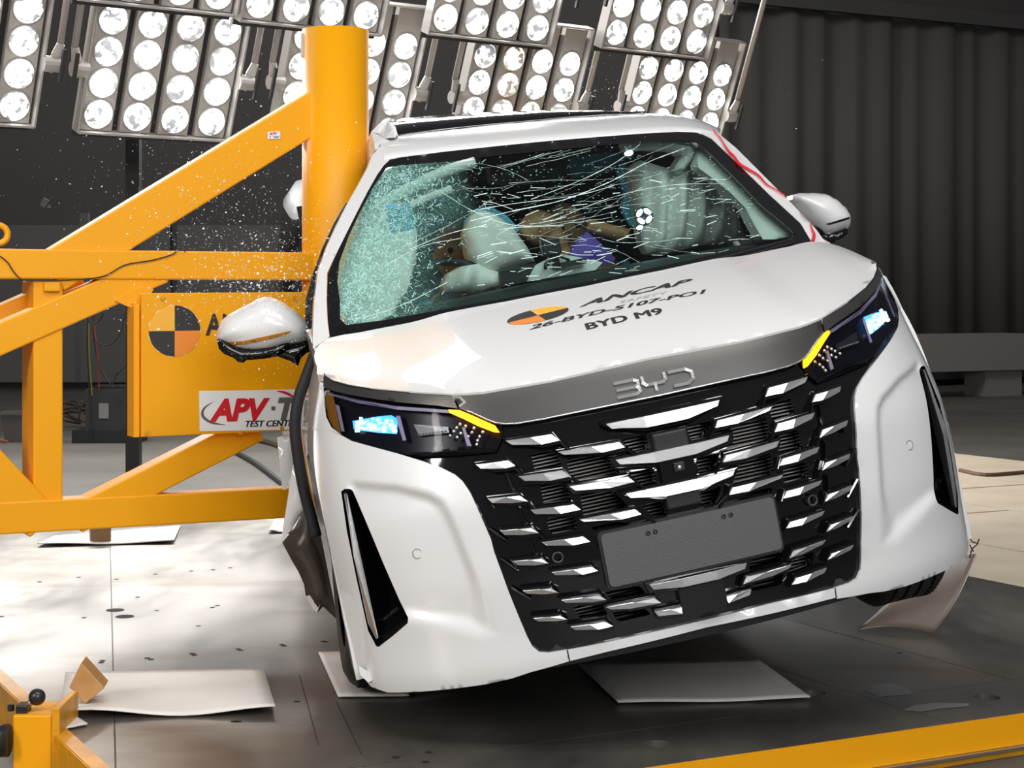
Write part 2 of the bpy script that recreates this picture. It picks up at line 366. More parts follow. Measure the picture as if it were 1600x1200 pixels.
# small bolt holes, in pairs, and the scribed line across the deck
q = MB(); rr = random.Random(5)
small = [(2,963),(62,909),(123,902),(182,905),(243,897),(299,892),(333,890),(131,965),(360,887),(215,933),(245,954),(332,949),(340,946),(310,978),(158,1035),(160,1032),(230,1028),(236,1030),(300,1021),(304,1023),(372,1014),(376,1016),(440,1007),(444,1009),(505,1002),(509,1003),(464,1096),(366,1127),(372,1127),(618,1183),(670,1175),(665,1190),(1030,1040),(1405,1020)]
for x, y in small:
    p = on_level(x, y, .0012)-dk0; q.add([p + A1*.011*math.cos(k*math.pi/4) + A2*.011*math.sin(k*math.pi/4) for k in range(8)], [tuple(range(8))])
for x, y, r_ in ((180,953,.036),(195,963,.036)):
    p = on_level(x, y, .0012)-dk0; q.add([p + A1*r_*math.cos(k*math.pi/8) + A2*r_*math.sin(k*math.pi/8) for k in range(16)], [tuple(range(16))])
o = q.build('bolt_hole', M_dark, dk); tag(o, kind='stuff')
q = MB()
for (x0,y0),(x1,y1),w in (((172,850),(181,1215),.0025),((468,1055),(498,1165),.002),((525,1095),(565,1178),.002),((1000,985),(1060,1000),.002)):
    a = on_level(x0,y0,.0010)-dk0; b_ = on_level(x1,y1,.0010)-dk0; t = (b_-a).normalized(); nn = Vector((-t.y,t.x,0))*w
    q.add([a-nn,b_-nn,b_+nn,a+nn], [(0,1,2,3)])
tag(q.build('scribed_line', mat('scribe_dark',(.03,.028,.026),.6), dk), kind='stuff')
# front skirt of the deck
for a0, a1 in ((.9,3.46+.66),(4.124,5.37)):
    q = MB(); q.beam(ab(a0,3.895,-.045)-dk0, ab(a1-.004,3.895,-.045)-dk0, .088, .012, UP); q.build('skirt_plate', M_yel, dk)
q = MB(); q.beam(ab(1.0,3.885,-.094)-dk0, ab(5.37,3.885,-.094)-dk0, .008, .03, UP); q.build('skirt_ledge', M_steel, dk)
q = MB(); q.beam(ab(1.0,3.895,-.175)-dk0, ab(5.37,3.895,-.175)-dk0, .15, .012, UP); q.build('lower_skirt', M_yelw, dk)
# pale patches of spilt plaster on the deck
M_patch = mat('deck_patch', (.17,.165,.16), .6)
for pts in ([(1350,1078),(1365,1069),(1395,1067),(1422,1078),(1424,1085),(1400,1087),(1372,1089)], [(1410,1110),(1430,1101),(1468,1098),(1515,1099),(1512,1104),(1470,1107),(1440,1112)]):
    w = [on_level(x,y,.0014)-dk0 for x, y in pts]; mobj('plaster_patch', w, [tuple(range(len(w)))], M_patch, dk)

# left rail with its clamp
rl = empty('deck_rail', tuple(ab(1.19, 4.4, 0))); tag(rl, 'yellow steel angle rail along the left deck edge', 'rail'); r0 = Vector(rl.location)
q = MB(); q.beam(ab(1.145,3.2,-.075)-r0, ab(1.145,7.2,-.075)-r0, .16, .012, UP); q.beam(ab(1.165,3.2,.002)-r0, ab(1.165,7.2,.002)-r0, .012, .045, UP); q.build('angle_profile', M_yelw, rl)
q = MB(); q.beam(ab(1.10,3.2,-.15)-r0, ab(1.10,7.2,-.15)-r0, .012, .09, UP); q.build('lower_flange', M_yelw, rl)
ck = empty('clamp_block', tuple(on_level(72, 1200, -.1))); tag(ck, 'yellow clamp block with black ball handle at lower left', 'clamp')
k0 = Vector(ck.location); D = k0.y
def cp(px, py, dy=0.0): p = at_depth(px, py, D+dy); return p-k0
M_blk = mat('handle_black', (.02,.02,.021), .3)
def cbox(name, x0, y0, x1, y1, d0, d1, m):
    a = cp(x0,y0,d0); b_ = cp(x1,y1,d0); o = MB().box(((a.x+b_.x)/2, (a.y)+(d1-d0)/2, (a.z+b_.z)/2), (abs(b_.x-a.x), d1-d0, abs(a.z-b_.z))).build(name, m, ck); bevel(o, .004); return o
cbox('block_body', 20, 1118, 80, 1240, -.05, .12, M_yel); cbox('block_cheek', 80, 1106, 93, 1240, -.055, .16, M_yelw)
q = MB(); a = cp(-30,1157,-.055); b_ = cp(14,1157,-.055); q.tube([a, b_], .045, 20); o = q.build('shaft', M_blk, ck, True)
cbox('handle_hub', 24, 1102, 42, 1128, -.03, .02, M_blk)
q = MB(); q.tube([cp(38,1106), cp(57,1090)], .009, 10); q.build('handle_arm', M_steel, ck, True)
q = MB(); c = cp(58,1089); q.lathe([(0,-.024)]+[(.024*math.cos(t), .024*math.sin(t)) for t in np.linspace(-1.4,1.4,9)]+[(0,.024)], 16, Matrix.Translation(c)); q.build('ball_knob', M_blk, ck, True)
q = MB(); c = cp(17,1104); q.lathe([(.010,-.012),(.010,.006),(0,.006)], 6, Matrix.Translation(c)); q.build('bolt_head', M_blk, ck)

# ================================================================ loose sheets and blocks on the deck
M_sheet = mat('white_card', (.74,.70,.65), .55, noise=(6,.4,(.80,.77,.73)))
def sheet(name, pts, label, wave=0.0, m=None, z=.006, th=.004, curl=None):
    P = [on_level(x, y, z) for x, y in pts]; c = sum(P, Vector())/4; n = 14; v = []; f = []
    for i in range(n+1):
        for j in range(n+1):
            s, t = i/n, j/n; p = (P[0]*(1-s)+P[1]*s)*(1-t)+(P[3]*(1-s)+P[2]*s)*t
            h = wave*(.5+.5*math.sin(s*7+.8))*t + (curl(s,t) if curl else 0); v.append(p-c.xy.to_3d()+UP*h)
    for i in range(n):
        for j in range(n): a = i*(n+1)+j; f.append((a, a+n+1, a+n+2, a+1))
    o = mobj(name, v, f, m or M_sheet, smooth=True); o.location = (c.x, c.y, 0); fix_normals(o)
    md = o.modifiers.new('s', 'SOLIDIFY'); md.thickness = th; md.offset = 1; tag(o, label, 'sheet'); return o
sheet('cover_sheet', [(102,1052),(412,1046),(430,1116),(96,1122)], 'large wavy off-white sheet on the deck at lower left', .022)
sheet('cover_sheet', [(60,1125),(98,1108),(137,1132),(98,1140)], 'small white offcut tucked beside the yellow clamp')
sheet('wheel_sheet', [(497,1020),(600,1018),(640,1088),(528,1089)], 'white square card under the front wheel beside the pole')
sheet('cover_sheet', [(905,1040),(1185,1032),(1266,1093),(966,1101)], 'grey-white card lying under the car front', .006)
sheet('cover_sheet', [(85,838),(282,822),(272,848),(58,853)], 'white card lying below the lower yellow beam', .01)
sheet('cover_sheet', [(432,808),(462,808),(455,832),(420,832)], 'small white card beside the crushed door bottom', .01)
# bent sheet standing beside the lifted wheel
M_brd = mat('brown_board', (.17,.125,.095), .5, noise=(5,.5,(.25,.195,.155)))
pb = [on_level(1340,985,.004), on_level(1458,990,.004)]
t1 = at_depth(1526,867,pb[1].y+.12); t0 = at_depth(1440,880,pb[0].y+.28)
v = []; f = []; n = 12; c = pb[0].copy()
for i in range(n+1):
    s = i/n; lo = pb[0].lerp(pb[1], s)
    for j in range(n+1):
        t = j/n; hi = t0.lerp(t1, s); p = lo.lerp(hi, t); p = p+Vector((.0,-.05,0))*math.sin(math.pi*t)+UP*(.02*math.sin(math.pi*s)*(1-t)); v.append(p-Vector((c.x,c.y,0)))
for i in range(n):
    for j in range(n): a = i*(n+1)+j; f.append((a, a+n+1, a+n+2, a+1))
o = mobj('bent_board', v, f, M_brd, smooth=True, mats=[M_brd, M_sheet]); o.location = (c.x, c.y, 0); fix_normals(o)
md = o.modifiers.new('s', 'SOLIDIFY'); md.thickness = .006; md.material_offset_rim = 1; tag(o, 'brown board bent up against the raised front wheel', 'board')
q = MB(); b0 = at_depth(1519,868,pb[1].y+.1)
for pts in ([(1514,838),(1519,846),(1527,850),(1519,858),(1515,872)], [(1527,850),(1530,842)], [(1515,851),(1521,862)]):
    q.tube(smooth_path([at_depth(x,y,pb[1].y+.1)-b0 for x,y in pts]), .0025, 5)
o = q.build('wire_scrap', M_rub); o.location = b0; tag(o, 'thin black wire scrap sticking up by the bent board', 'wire')
# timber blocks
M_wood = mat('timber', (.42,.20,.055), .55, noise=(14,.5,(.55,.30,.11))); M_woodd = mat('timber_dark', (.20,.11,.05), .6, noise=(14,.5,(.28,.16,.08)))
p = on_level(137,1116,0); wb_ = empty('timber_block', (p.x,p.y,.0)); tag(wb_, 'diamond-set timber block on the large wavy sheet', 'block')
D = p.y; v = [at_depth(x,y,D)-p for x, y in ((127,1067),(163,1107),(133,1132),(108,1106))]
lo = min(q.z for q in v); v = [q+UP*(.03-lo) for q in v]
vb = [q+Vector((-.01,.10,-.0)) for q in v]; o = mobj('block_body', v+vb, [(3,2,1,0),(4,5,6,7),(0,1,5,4),(1,2,6,5),(2,3,7,6),(3,0,4,7)], M_wood, wb_); bevel(o, .003); fix_normals(o)
p = on_level(153,846,.012); wb2 = empty('timber_block', (p.x,p.y,.012)); tag(wb2, 'small timber block on the card below the lower beam', 'block')
o = MB().box((0,.05,.05), (.10,.10,.10), Matrix.Rotation(.3,3,'Z')).build('block_body', M_woodd, wb2); bevel(o, .004)
# ================================================================ pole and its yellow truss
PC = Vector((-.674, 6.72, 0)); PR = .127
pole = empty('impact_pole', (PC.x, PC.y, .3)); tag(pole, 'upright yellow steel impact pole pressed into the car side', 'pole')
ztop = at_depth(524, 40, 6.60).z
q = MB(); q.lathe([(.0,.0),(PR,.0),(PR,ztop-.3),(PR-.008,ztop-.3),(PR-.008,ztop-.36),(0,ztop-.36)], 64, Matrix.Identity(4)); o = q.build('pole_tube', M_yel, pole, True)
for i, pl_ in enumerate(o.data.polygons): pl_.use_smooth = abs(pl_.normal.z) < .5
q = MB(); q.box((-.118,-.02,ztop-.36), (.02,.05,.09)); q.build('top_lug', M_steel, pole)
TP = PC - Vector((A1.y, -A1.x, 0))*-.0      # truss plane runs through the pole axis
TN = Vector((A1.y, -A1.x, 0))               # towards the camera
tr = empty('pole_truss', (TP - A1*1.2)[:]); tag(tr, 'yellow box-section truss frame bracing the pole', 'frame'); tr0 = Vector(tr.location)
FP = PC + TN*.06                            # front faces of the members lie here
def tp(px, py): return on_vplane(px, py, FP, A1) - tr0
def member(name, a, b, w, d=.10, m=None, off=0.0, ext=0):
    A, B = tp(*a), tp(*b); A = A - TN*(d/2+off); B = B - TN*(d/2+off); q = MB(); q.beam(A, B, w, d, TN.cross((B-A).normalized())*-1)
    o = q.build(name, m or M_yel, tr); bevel(o, .006); return o
member('top_beam', (-60,411.5), (512,416.5), .104)
member('bottom_beam', (-60,813.5), (470,785), .112)
member('post', (77,438), (77,790), .103, off=.016)
member('upper_brace', (84,426), (508,166), .150, off=.012)
member('left_brace', (-60,557), (256,419), .108, off=.008)
member('lower_left_brace', (-60,682), (70,820), .13, off=.004)
member('lower_brace', (120,812), (405,668), .105, off=.004)
member('rear_post', (70,438), (70,790), .06, off=.13)
member('rear_brace', (-60,535), (150,442), .10, off=.16)
# weld pads and gussets
for x, y, w, h in ((82,447,26,16),):
    member('web_plate', (x-w/2,y), (x+w/2,y), .04, .02, off=-.003)
# sign box
bxd = .17
def tb(px, py, off): return on_vplane(px, py, FP+TN*off, A1) - tr0
P = [tb(221,458,.045), tb(500,456,.045), tb(500,671,.045), tb(221,683,.045)]
o = mobj('sign_box', P+[p-TN*.012 for p in P], [(3,2,1,0),(4,5,6,7),(0,1,5,4),(1,2,6,5),(2,3,7,6),(3,0,4,7)], M_yel, tr); fix_normals(o); bevel(o, .003)
P = [tb(203,474,-.05), tb(224,470,-.05), tb(224,683,-.05), tb(203,680,-.05)]
o = mobj('side_flange', P+[p-TN*.012 for p in P], [(3,2,1,0),(4,5,6,7),(0,1,5,4),(1,2,6,5),(2,3,7,6),(3,0,4,7)], M_yel, tr); fix_normals(o)
P = [tb(213,474,.03), tb(213,683,.03)]; q = MB(); q.beam(P[0]-TN*.04, P[1]-TN*.04, .02, .085, A1); q.build('flange_web', M_yel, tr)
P = [tb(180,470,.0), tb(219,487,.0), tb(240,452,.0), tb(225,446,0)]
o = mobj('gusset', P+[p-TN*.012 for p in P], [(3,2,1,0),(4,5,6,7),(0,1,5,4),(1,2,6,5),(2,3,7,6),(3,0,4,7)], M_yel, tr); fix_normals(o)
q = MB()
for x, y in ((254,466),(460,466),(229,676),(440,669),(375,676)):
    p = tb(x,y,.046); q.lathe([(.008,0),(.008,.004),(0,.004)], 8, Matrix.Translation(p) @ Matrix((A1, UP, TN)).transposed().to_4x4())
tag(q.build('sign_bolt', M_yelw, tr), kind='stuff')
# printed target, lettering and sticker on the sign box
M_ink = mat('print_black', (.028,.026,.024), .5); M_or = mat('print_orange', (.85,.25,.03), .5); M_am = mat('print_amber', (.92,.45,.04), .45); M_wht = mat('print_white', (.82,.80,.78), .5)
M_red = mat('print_red', (.62,.012,.02), .45); M_gry = mat('print_grey', (.12,.115,.11), .5)
sb = [c for c in tr.children if c.name.startswith('sign_box')][0]
def sp(px, py, o_=.047): return tb(px, py, o_)
O = sp(273,517); U = (sp(313,516.5)-O); Vv = (sp(273,477)-O)
def quad(name, k0, k1, m, r=1.0, o_=0):
    n = 12; v = [O+TN*o_]+[O+TN*o_+U*math.cos(t)*r+Vv*math.sin(t)*r for t in np.linspace(k0*math.pi/2, k1*math.pi/2, n)]
    mobj(name, v, [tuple(range(n+1))], m, sb)
quad('target_rim', 0, 4, M_wht, 1.03, -.0006)
quad('target_quarter', 0, 1, M_ink); quad('target_quarter', 1, 2, M_am); quad('target_quarter', 2, 3, M_ink); quad('target_quarter', 3, 4, M_or)
def lay(px0, py0, px1, py1, ph, o_=.047):
    """frame with origin at (px0, py0), baseline towards (px1, py1), cap height ph pixels"""
    o3 = sp(px0,py0,o_); u = sp(px1,py1,o_)-o3; h = sp(px0,py0-ph,o_)-o3
    return lambda a, b: o3+u*a+h*b
f_ = lay(321,523,440,521.5,33); lettering('sign_lettering', 'ANCAP', f_, M_ink, sb, 1, 1, offset=.03)
v = [sp(311,611,.0475), sp(480,608,.0475), sp(480,671,.0475), sp(312,674,.0475)]
mobj('sticker', v, [(3,2,1,0)], M_wht, sb)
f_ = lay(327,657,422,655,34,.0490); lettering('sticker_lettering', 'APV', f_, M_red, sb, 1, 1, shear=.25, offset=.05)
f_ = lay(424,641,430,641,6,.0490); mobj('sticker_dot', [f_(0,0),f_(1,0),f_(1,1),f_(0,1)], [(0,1,2,3)], M_gry, sb)
f_ = lay(434,655,466,654.5,34,.0490); lettering('sticker_lettering', 'T', f_, M_gry, sb, 1, 1, shear=.25, offset=.05)
f_ = lay(384,667,466,665.5,9.5,.0490); lettering('sticker_lettering', 'TEST CENTRE', f_, M_ink, sb, 1, 1, bold=.006, shear=.25)
def swoosh(pts, w, m):
    P = smooth_path(pts, 5); N = len(P); v = []
    for i, p in enumerate(P):
        t = np.array(P[min(i+1,N-1)])-np.array(P[max(i-1,0)]); t = t/np.linalg.norm(t); nn = np.array([-t[1],t[0]])*w*math.sin(math.pi*(i+.15)/(N+.3))/2
        v += [sp(*(p+nn),.0488), sp(*(p-nn),.0488)]
    mobj('sticker_swoosh', v, [(2*i,2*i+2,2*i+3,2*i+1) for i in range(N-1)], m, sb)
swoosh([(334,627),(319,638),(317,650),(330,660),(352,664)], 4.5, M_gry); swoosh([(432,611),(447,614),(462,622)], 4, M_red)
# small sticker on the upper brace
def us(px, py, o_=-.0085): return on_vplane(px, py, FP+TN*o_, A1) - tr0
ubr = [c for c in tr.children if c.name.startswith('upper_brace')][0]
mobj('small_sticker', [us(418,206), us(438,205), us(438,217), us(418,217.5)], [(3,2,1,0)], M_wht, ubr)
def f_(a, b): o3 = us(420.5,211,-.0075); return o3+(us(433,210.5,-.0075)-o3)*a+(us(420.5,206.8,-.0075)-o3)*b
lettering('small_lettering', 'APV', f_, M_red, ubr, 1, 1, shear=.3, offset=.04)
def f_(a, b): o3 = us(421,216,-.0075); return o3+(us(437,215.5,-.0075)-o3)*a+(us(421,213,-.0075)-o3)*b
lettering('small_lettering', 'T  TEST', f_, mat('print_blue',(.05,.08,.25),.5), ubr, 1, 1, offset=.03)
# lifting eye at the frame edge, and loose wires over the top beam
q = MB(); c = tp(-3,366); q.tube([c+A1*.032*math.cos(t)+UP*.032*math.sin(t) for t in np.linspace(0,2*math.pi,25)], .011, 8, False); q.build('lifting_eye', M_yel, tr, True)
q = MB()
for pts in ([(0,400),(12,410),(22,425),(35,437),(60,439),(105,438)], [(105,438),(160,432),(195,414),(235,407),(268,398),(278,390),(288,386),(289,394)]):
    q.tube(smooth_path([on_vplane(x,y,FP+TN*.006,A1) for x,y in pts]), .0022, 5)
tag(q.build('trigger_wire', M_rub), 'thin dark wire trailing across the top yellow beam', 'wire')

# ================================================================ lamp banks
M_bank = mat('bank_grey', (.33,.30,.265), .5); M_bankd = mat('bank_channel', (.03,.028,.026), .6); M_arm = mat('bank_arm', (.42,.39,.36), .45)
def lens_mat(name, col, s):
    m = bpy.data.materials.new(name); m.use_nodes = True; nt = m.node_tree; b = nt.nodes['Principled BSDF']; L = nt.links.new
    tc = nt.nodes.new('ShaderNodeTexCoord'); n = nt.nodes.new('ShaderNodeTexNoise'); n.inputs['Scale'].default_value = 17; n.inputs['Detail'].default_value = 4
    oi = nt.nodes.new('ShaderNodeObjectInfo'); ad = nt.nodes.new('ShaderNodeVectorMath'); ad.operation = 'ADD'; L(tc.outputs['Object'], ad.inputs[0]); L(oi.outputs['Location'], ad.inputs[1]); L(ad.outputs[0], n.inputs['Vector'])
    # hot filament seen through a ribbed lens: brightest at its heart
    g = nt.nodes.new('ShaderNodeVectorMath'); g.operation = 'LENGTH'; L(tc.outputs['Object'], g.inputs[0])
    mr = nt.nodes.new('ShaderNodeMapRange'); mr.inputs['From Min'].default_value = .0; mr.inputs['From Max'].default_value = .095; mr.inputs['To Min'].default_value = 1.5; mr.inputs['To Max'].default_value = .12
    L(g.outputs['Value'], mr.inputs[0])
    r = nt.nodes.new('ShaderNodeMapRange'); r.inputs['From Min'].default_value = .42; r.inputs['From Max'].default_value = .66; r.inputs['To Min'].default_value = .014; r.inputs['To Max'].default_value = 1.5
    L(n.outputs['Fac'], r.inputs[0]); mu = nt.nodes.new('ShaderNodeMath'); mu.operation = 'MULTIPLY'; L(mr.outputs[0], mu.inputs[0]); L(r.outputs[0], mu.inputs[1])
    m2 = nt.nodes.new('ShaderNodeMath'); m2.operation = 'MULTIPLY'; m2.inputs[1].default_value = s; L(mu.outputs[0], m2.inputs[0])
    b.inputs['Base Color'].default_value = (.55,.55,.56,1); b.inputs['Roughness'].default_value = .15
    b.inputs['Emission Color'].default_value = (*col,1); L(m2.outputs[0], b.inputs['Emission Strength'])
    return m
LS = 26.0
M_lens = lens_mat('lamp_lens', (.93,.97,1), LS); M_lensw = lens_mat('lamp_lens_warm', (1,.80,.60), LS*.42)
BD = Vector((.805,.593,0)).normalized(); BH = Vector((-BD.y, BD.x, 0)); th = math.radians(22)
BC = -UP*math.cos(th) + BH*math.sin(th); BN = BD.cross(BC)*-1
if BN.y > 0: BN = -BN
PH, PV = .253, .197
lensd = None
def make_lens_mesh(m):
    q = MB(); prof = [(.088,0),(.089,.006),(.084,.014)]+[(.084*math.cos(t), .014+.034*math.sin(t)) for t in np.linspace(.15,1.5,6)]; q.lathe(prof+[(.0,.0485)], 20)
    return meshdata('lamp', q.v, q.f, m, True)
LM = make_lens_mesh(M_lens); LMW = make_lens_mesh(M_lensw)
q = MB(); q.lathe([(.094,-.001),(.094,.008),(.088,.008)], 20); RM = meshdata('lamp_bezel', q.v, q.f, M_arm, True)
RB = Matrix((BD, BC, BN)).transposed()
def bank(px, py, depth, col, row, label, rows=4, cols=4, warm=(), blank=.16, cmin=0, rmin=0, arms=True, cmax=4):
    """(px, py) is the lamp in column col, row row; the whole bank follows from its pitch"""
    o3 = at_depth(px, py, depth) - BD*(col*PH) - BC*(row*PV)        # lamp (0,0)
    e = empty('lamp_bank', tuple(o3 + BC*(PV*(rows-.5)))); tag(e, label, 'lamp bank', 'filming lamp banks'); base = Vector(e.location)
    W = PH*cols
    def pt(c, r, n=0.0): return o3 + BD*(c*PH) + BC*(r*PV) + BN*n - base
    q = MB()     # tray frame
    for s in (-.5, cols-.5): q.beam(pt(s,-.5-blank/PV-.08,.0), pt(s,rows-.42,.0), .012, .09, BD)
    for s in (-.5-blank/PV-.08, rows-.42): q.beam(pt(-.5,s,.0), pt(cols-.5,s,.0), .012, .09, BC)
    q.build('bank_frame', M_arm, e)
    q = MB(); q.beam(pt(-.5,rows/2-.6,-.05), pt(cols-.5,rows/2-.6,-.05), PV*rows+blank, .012, BC); q.build('back_plate', M_bankd, e)
    for c in range(cmin, cmax):
        q = MB(); q.beam(pt(c,-.5-blank/PV,-.018), pt(c,rows-.48,-.018), PH*.80, .045, BD); md_ = q.build('lamp_module', M_bank, e)
        for r in range(rmin, rows):
            a = 6.283*random.random()
            Mx = Matrix.Translation(pt(c,r,.004)) @ RB.to_4x4() @ Matrix.Rotation(a,4,'Z')
            l = bpy.data.objects.new('lamp', LMW if (c,r) in warm else LM); COL.objects.link(l); l.parent = md_; l.matrix_local = Mx
            z = bpy.data.objects.new('lamp_bezel', RM); COL.objects.link(z); z.parent = md_; z.matrix_local = Mx
    if arms:
        for c, sgn in ((-.86,1),(cols-.14,-1)):
            q = MB(); q.tube([pt(c,-6,.02), pt(c,1.0,.02)], .021, 8); q.build('yoke_arm', M_arm, e, True)
        for c, d_ in ((-.86,1),(cols-.14,-1)):
            q = MB(); a = pt(c,.95,.03); b_ = pt(c+d_*.18,1.85,.03); q.tube([a, a.lerp(b_,.4), b_], [.024,.032,.018], 8); q.tube([b_-BC*.05-BD*.05, b_-BC*.05+BD*.05], .048, 14); q.build('yoke_bracket', M_arm, e)
            q = MB(); q.beam(b_-BC*.16+BN*.06-BD*.05*d_, b_+BC*.04+BN*.06-BD*.05*d_, .02,.02,BD); q.build('clamp_lever', M_bankd, e)
    return e
def dep(px, D0=10.7, px0=153):
    X0 = (px0-800)/FPX*D0; u = (px-800)/FPX; s = (u*D0-X0)/(BD.x-u*BD.y); return D0+s*BD.y
bank(22,165, dep(22), 3, 3, 'grey lamp bank cut off by the left frame edge', cmin=2, rmin=0)
bank(153,178, dep(153), 0, 3, 'sixteen-lamp bank left of the yellow pole, shown almost whole')
bank(614,160, dep(614), 3, 2, 'lamp bank half hidden behind the yellow pole')
bank(757,86, dep(757), 0, 0, 'lamp bank with several amber lamps above the car roof', warm=((1,0),(1,1),(1,2),(2,2),(3,2)))
bank(1012,105, dep(1012), 0, 0, 'rightmost lower lamp bank in front of the charcoal curtain')
DU = 10.15
bank(405,5, dep(405,DU), 0, 3, 'upper lamp bank directly above the yellow pole top')
bank(695,27, dep(695,DU), 0, 3, 'upper lamp bank over the middle of the car roof')
bank(962,50, dep(962,DU), 0, 3, 'upper lamp bank furthest right above the windscreen')
bank(155,-30, dep(155,DU), 0, 3, 'upper lamp bank only just showing at the top left')
z = CH+2.95; lr_ = empty('lighting_rail', (0,13,z+1.2)); tag(lr_, 'overhead rails carrying the lamp banks', 'rail')
for i in range(2):
    q = MB(); q.beam(Vector((-6,-4.4+i*.6,0)), Vector((6,4.4+i*.6,0)), .06,.06,UP); q.build('rail_bar', M_bankd, lr_)
# ================================================================ the car
YAW, ROLL = math.radians(8.9), math.radians(11.157)
CT = Vector((.47845, 4.68246, CH-.64592))
CR = Matrix.Rotation(YAW, 3, 'Z') @ Matrix(((math.cos(ROLL),0,-math.sin(ROLL)),(0,1,0),(math.sin(ROLL),0,math.cos(ROLL))))
# the car's own frame: x across (to the right seen from the front), y rearwards, z up, origin at the number plate
BASE = Vector((0, 2.4, -.44))
car = empty('car', CT + CR @ BASE, CR.to_euler()); tag(car, 'white people mover crumpled against the yellow pole, tilted to one side', 'car')
CRn = np.array(CR); CTn = np.array(CT - Vector((0,0,CH)))
def cray(px, py): return CRn.T @ (-CTn), CRn.T @ pray(px, py)
def hit(px, py, g, lo=3.4, hi=10.5):
    o, d = cray(px, py); ss = np.linspace(lo, hi, 240); val = [g(*(o+s*d)) for s in ss]
    for i in range(len(ss)-1):
        if val[i]*val[i+1] <= 0:
            a, b = ss[i], ss[i+1]; fa = val[i]
            for _ in range(30):
                m_ = (a+b)/2; fm = g(*(o+m_*d))
                if fa*fm <= 0: b = m_
                else: a, fa = m_, fm
            return o+(a+b)/2*d
    i = int(np.argmin(np.abs(val))); return o+ss[i]*d
def sm(e0, e1, x): t = min(1, max(0, (x-e0)/(e1-e0))); return t*t*(3-2*t)
_cz = [(-.42,.07),(-.30,.03),(-.25,.012),(-.16,.012),(0,.0),(.2,.006),(.3,.036),(.377,.066),(.43,.09),(.49,.112),(.6,.19),(.75,.32)]
_cx = np.linspace(-.5,.85,541); _cy = np.interp(_cx, [p[0] for p in _cz], [p[1] for p in _cz])
_k = np.exp(-(np.arange(-40,41)/14.0)**2); _k /= _k.sum(); _cy = np.convolve(np.pad(_cy,40,mode='edge'), _k, 'valid')
def F(x, z):
    """front fascia: depth behind the number plate"""
    x = abs(x); b = .25+.24*sm(.08,.58,z); r = max(0, x-.86)
    return float(np.interp(z, _cx, _cy)) + .24*x*x + b*x**6 + 9*r*r
def Hd(x, y):
    """bonnet height"""
    x = abs(x); e = max(0, x-.74)
    return .459+.288*y - .06*x*x + .07*max(0,(y-.05))*max(0,(1.0-y)) + .010*(1-sm(.42,.56,x)) - 1.0*e*e
def Wd(x, z):
    """windscreen: depth"""
    return .78 + .25*x*x + 1.5*(z-.68)
def fa(px, py, off=0.0): p = hit(px, py, lambda x, y, z: y-F(x, z)-off, 3.4, 6.4); return np.array((p[0], p[2]))
def ho(px, py, off=0.0): p = hit(px, py, lambda x, y, z: z-Hd(x, y)-off, 4.2, 7.0); return np.array((p[0], p[1]))
def wi(px, py, off=0.0):
    o, d = cray(px, py); A = .25*d[0]**2; B = .5*o[0]*d[0]+1.5*d[2]-d[1]; C = .78+.25*o[0]**2+1.5*(o[2]-.68)+off-o[1]
    q = math.sqrt(max(0,B*B-4*A*C)); r = [x for x in ((-B-q)/(2*A), (-B+q)/(2*A)) if x > 3]; p = o+min(r)*d; return np.array((p[0], p[2]))
def aty(px, py, y): o, d = cray(px, py); return o+(y-o[1])/d[1]*d
def atx(px, py, x): o, d = cray(px, py); return o+(x-o[0])/d[0]*d
B_ = np.array(BASE)
def loc(p): return np.array(p, float)-B_
def fF(off=0.0): return lambda x, z: loc((x, F(x, z)+off, z))
def fH(off=0.0): return lambda x, y: loc((x, y, Hd(x, y)+off))
def fW(off=0.0): return lambda x, z: loc((x, Wd(x, z)+off, z))
def ax(P): return [np.array((abs(p[0]), p[1])) for p in P]

M_paint = mat('white_paint', (.78,.775,.77), .32, coat=.8)
M_gloss = mat('gloss_black', (.004,.004,.0045), .06, coat=.5)
M_satin = mat('satin_grey', (.115,.11,.105), .32, metal=.75)
M_chrome = mat('satin_chrome', (.86,.85,.84), .22, metal=.92)
M_plastic = mat('black_plastic', (.014,.014,.015), .5)
M_plate = mat('plate_grey', (.095,.095,.098), .55, bump=(300,.2))
M_lampi = mat('lamp_inside', (.006,.006,.008), .25, spec=.2)
M_amber = mat('indicator_amber', (1,.42,.02), .3, emit=(1,.36,.004), estr=2.6)
M_blue = mat('lamp_blue', (.05,.25,.9), .2, emit=(.06,.35,1), estr=1.6)
M_bluew = mat('lamp_bluewhite', (.6,.85,1), .2, emit=(.62,.88,1), estr=5)
M_lilac = mat('light_guide_lilac', (.30,.26,.36), .3)

# ---------------- bumper corners (traced on the left one, mirrored)
edge_in = [(660,720.5),(690,731),(711,741.5),(723,752),(735,770),(752,808),(767,842),(772,862),(795,925),(810,962),(824,995),(832,1010),(843,1019),(858,1020),(886,1015.5)]
lamp_bot = [(533.8,680.5),(550,689.2),(580,697.5),(621,708.5)]
bot = [(890,1033),(860,1042),(830,1050),(800,1060),(760,1069),(700,1077),(640,1081.5),(606,1082)]
P_in = ax([fa(*p) for p in lamp_bot+edge_in]); P_bot = ax([fa(*p) for p in bot])
lx = [(.895,-.266),(.917,-.23),(.928,-.17),(.932,-.08),(.931,.05),(.929,.2),(.923,.33),(.908,.43),(.895,.458),(.875,.455)]
bump_poly = P_in + P_bot + [np.array(p) for p in lx]
intake = [(533,768),(538,764),(547,764),(552,768),(570,810),(600,882),(624,937),(638,966),(637,974),(614,994),(592,1011),(588,1010),(575,985),(556,900),(542,830)]
P_int = ax([fa(*p) for p in intake])
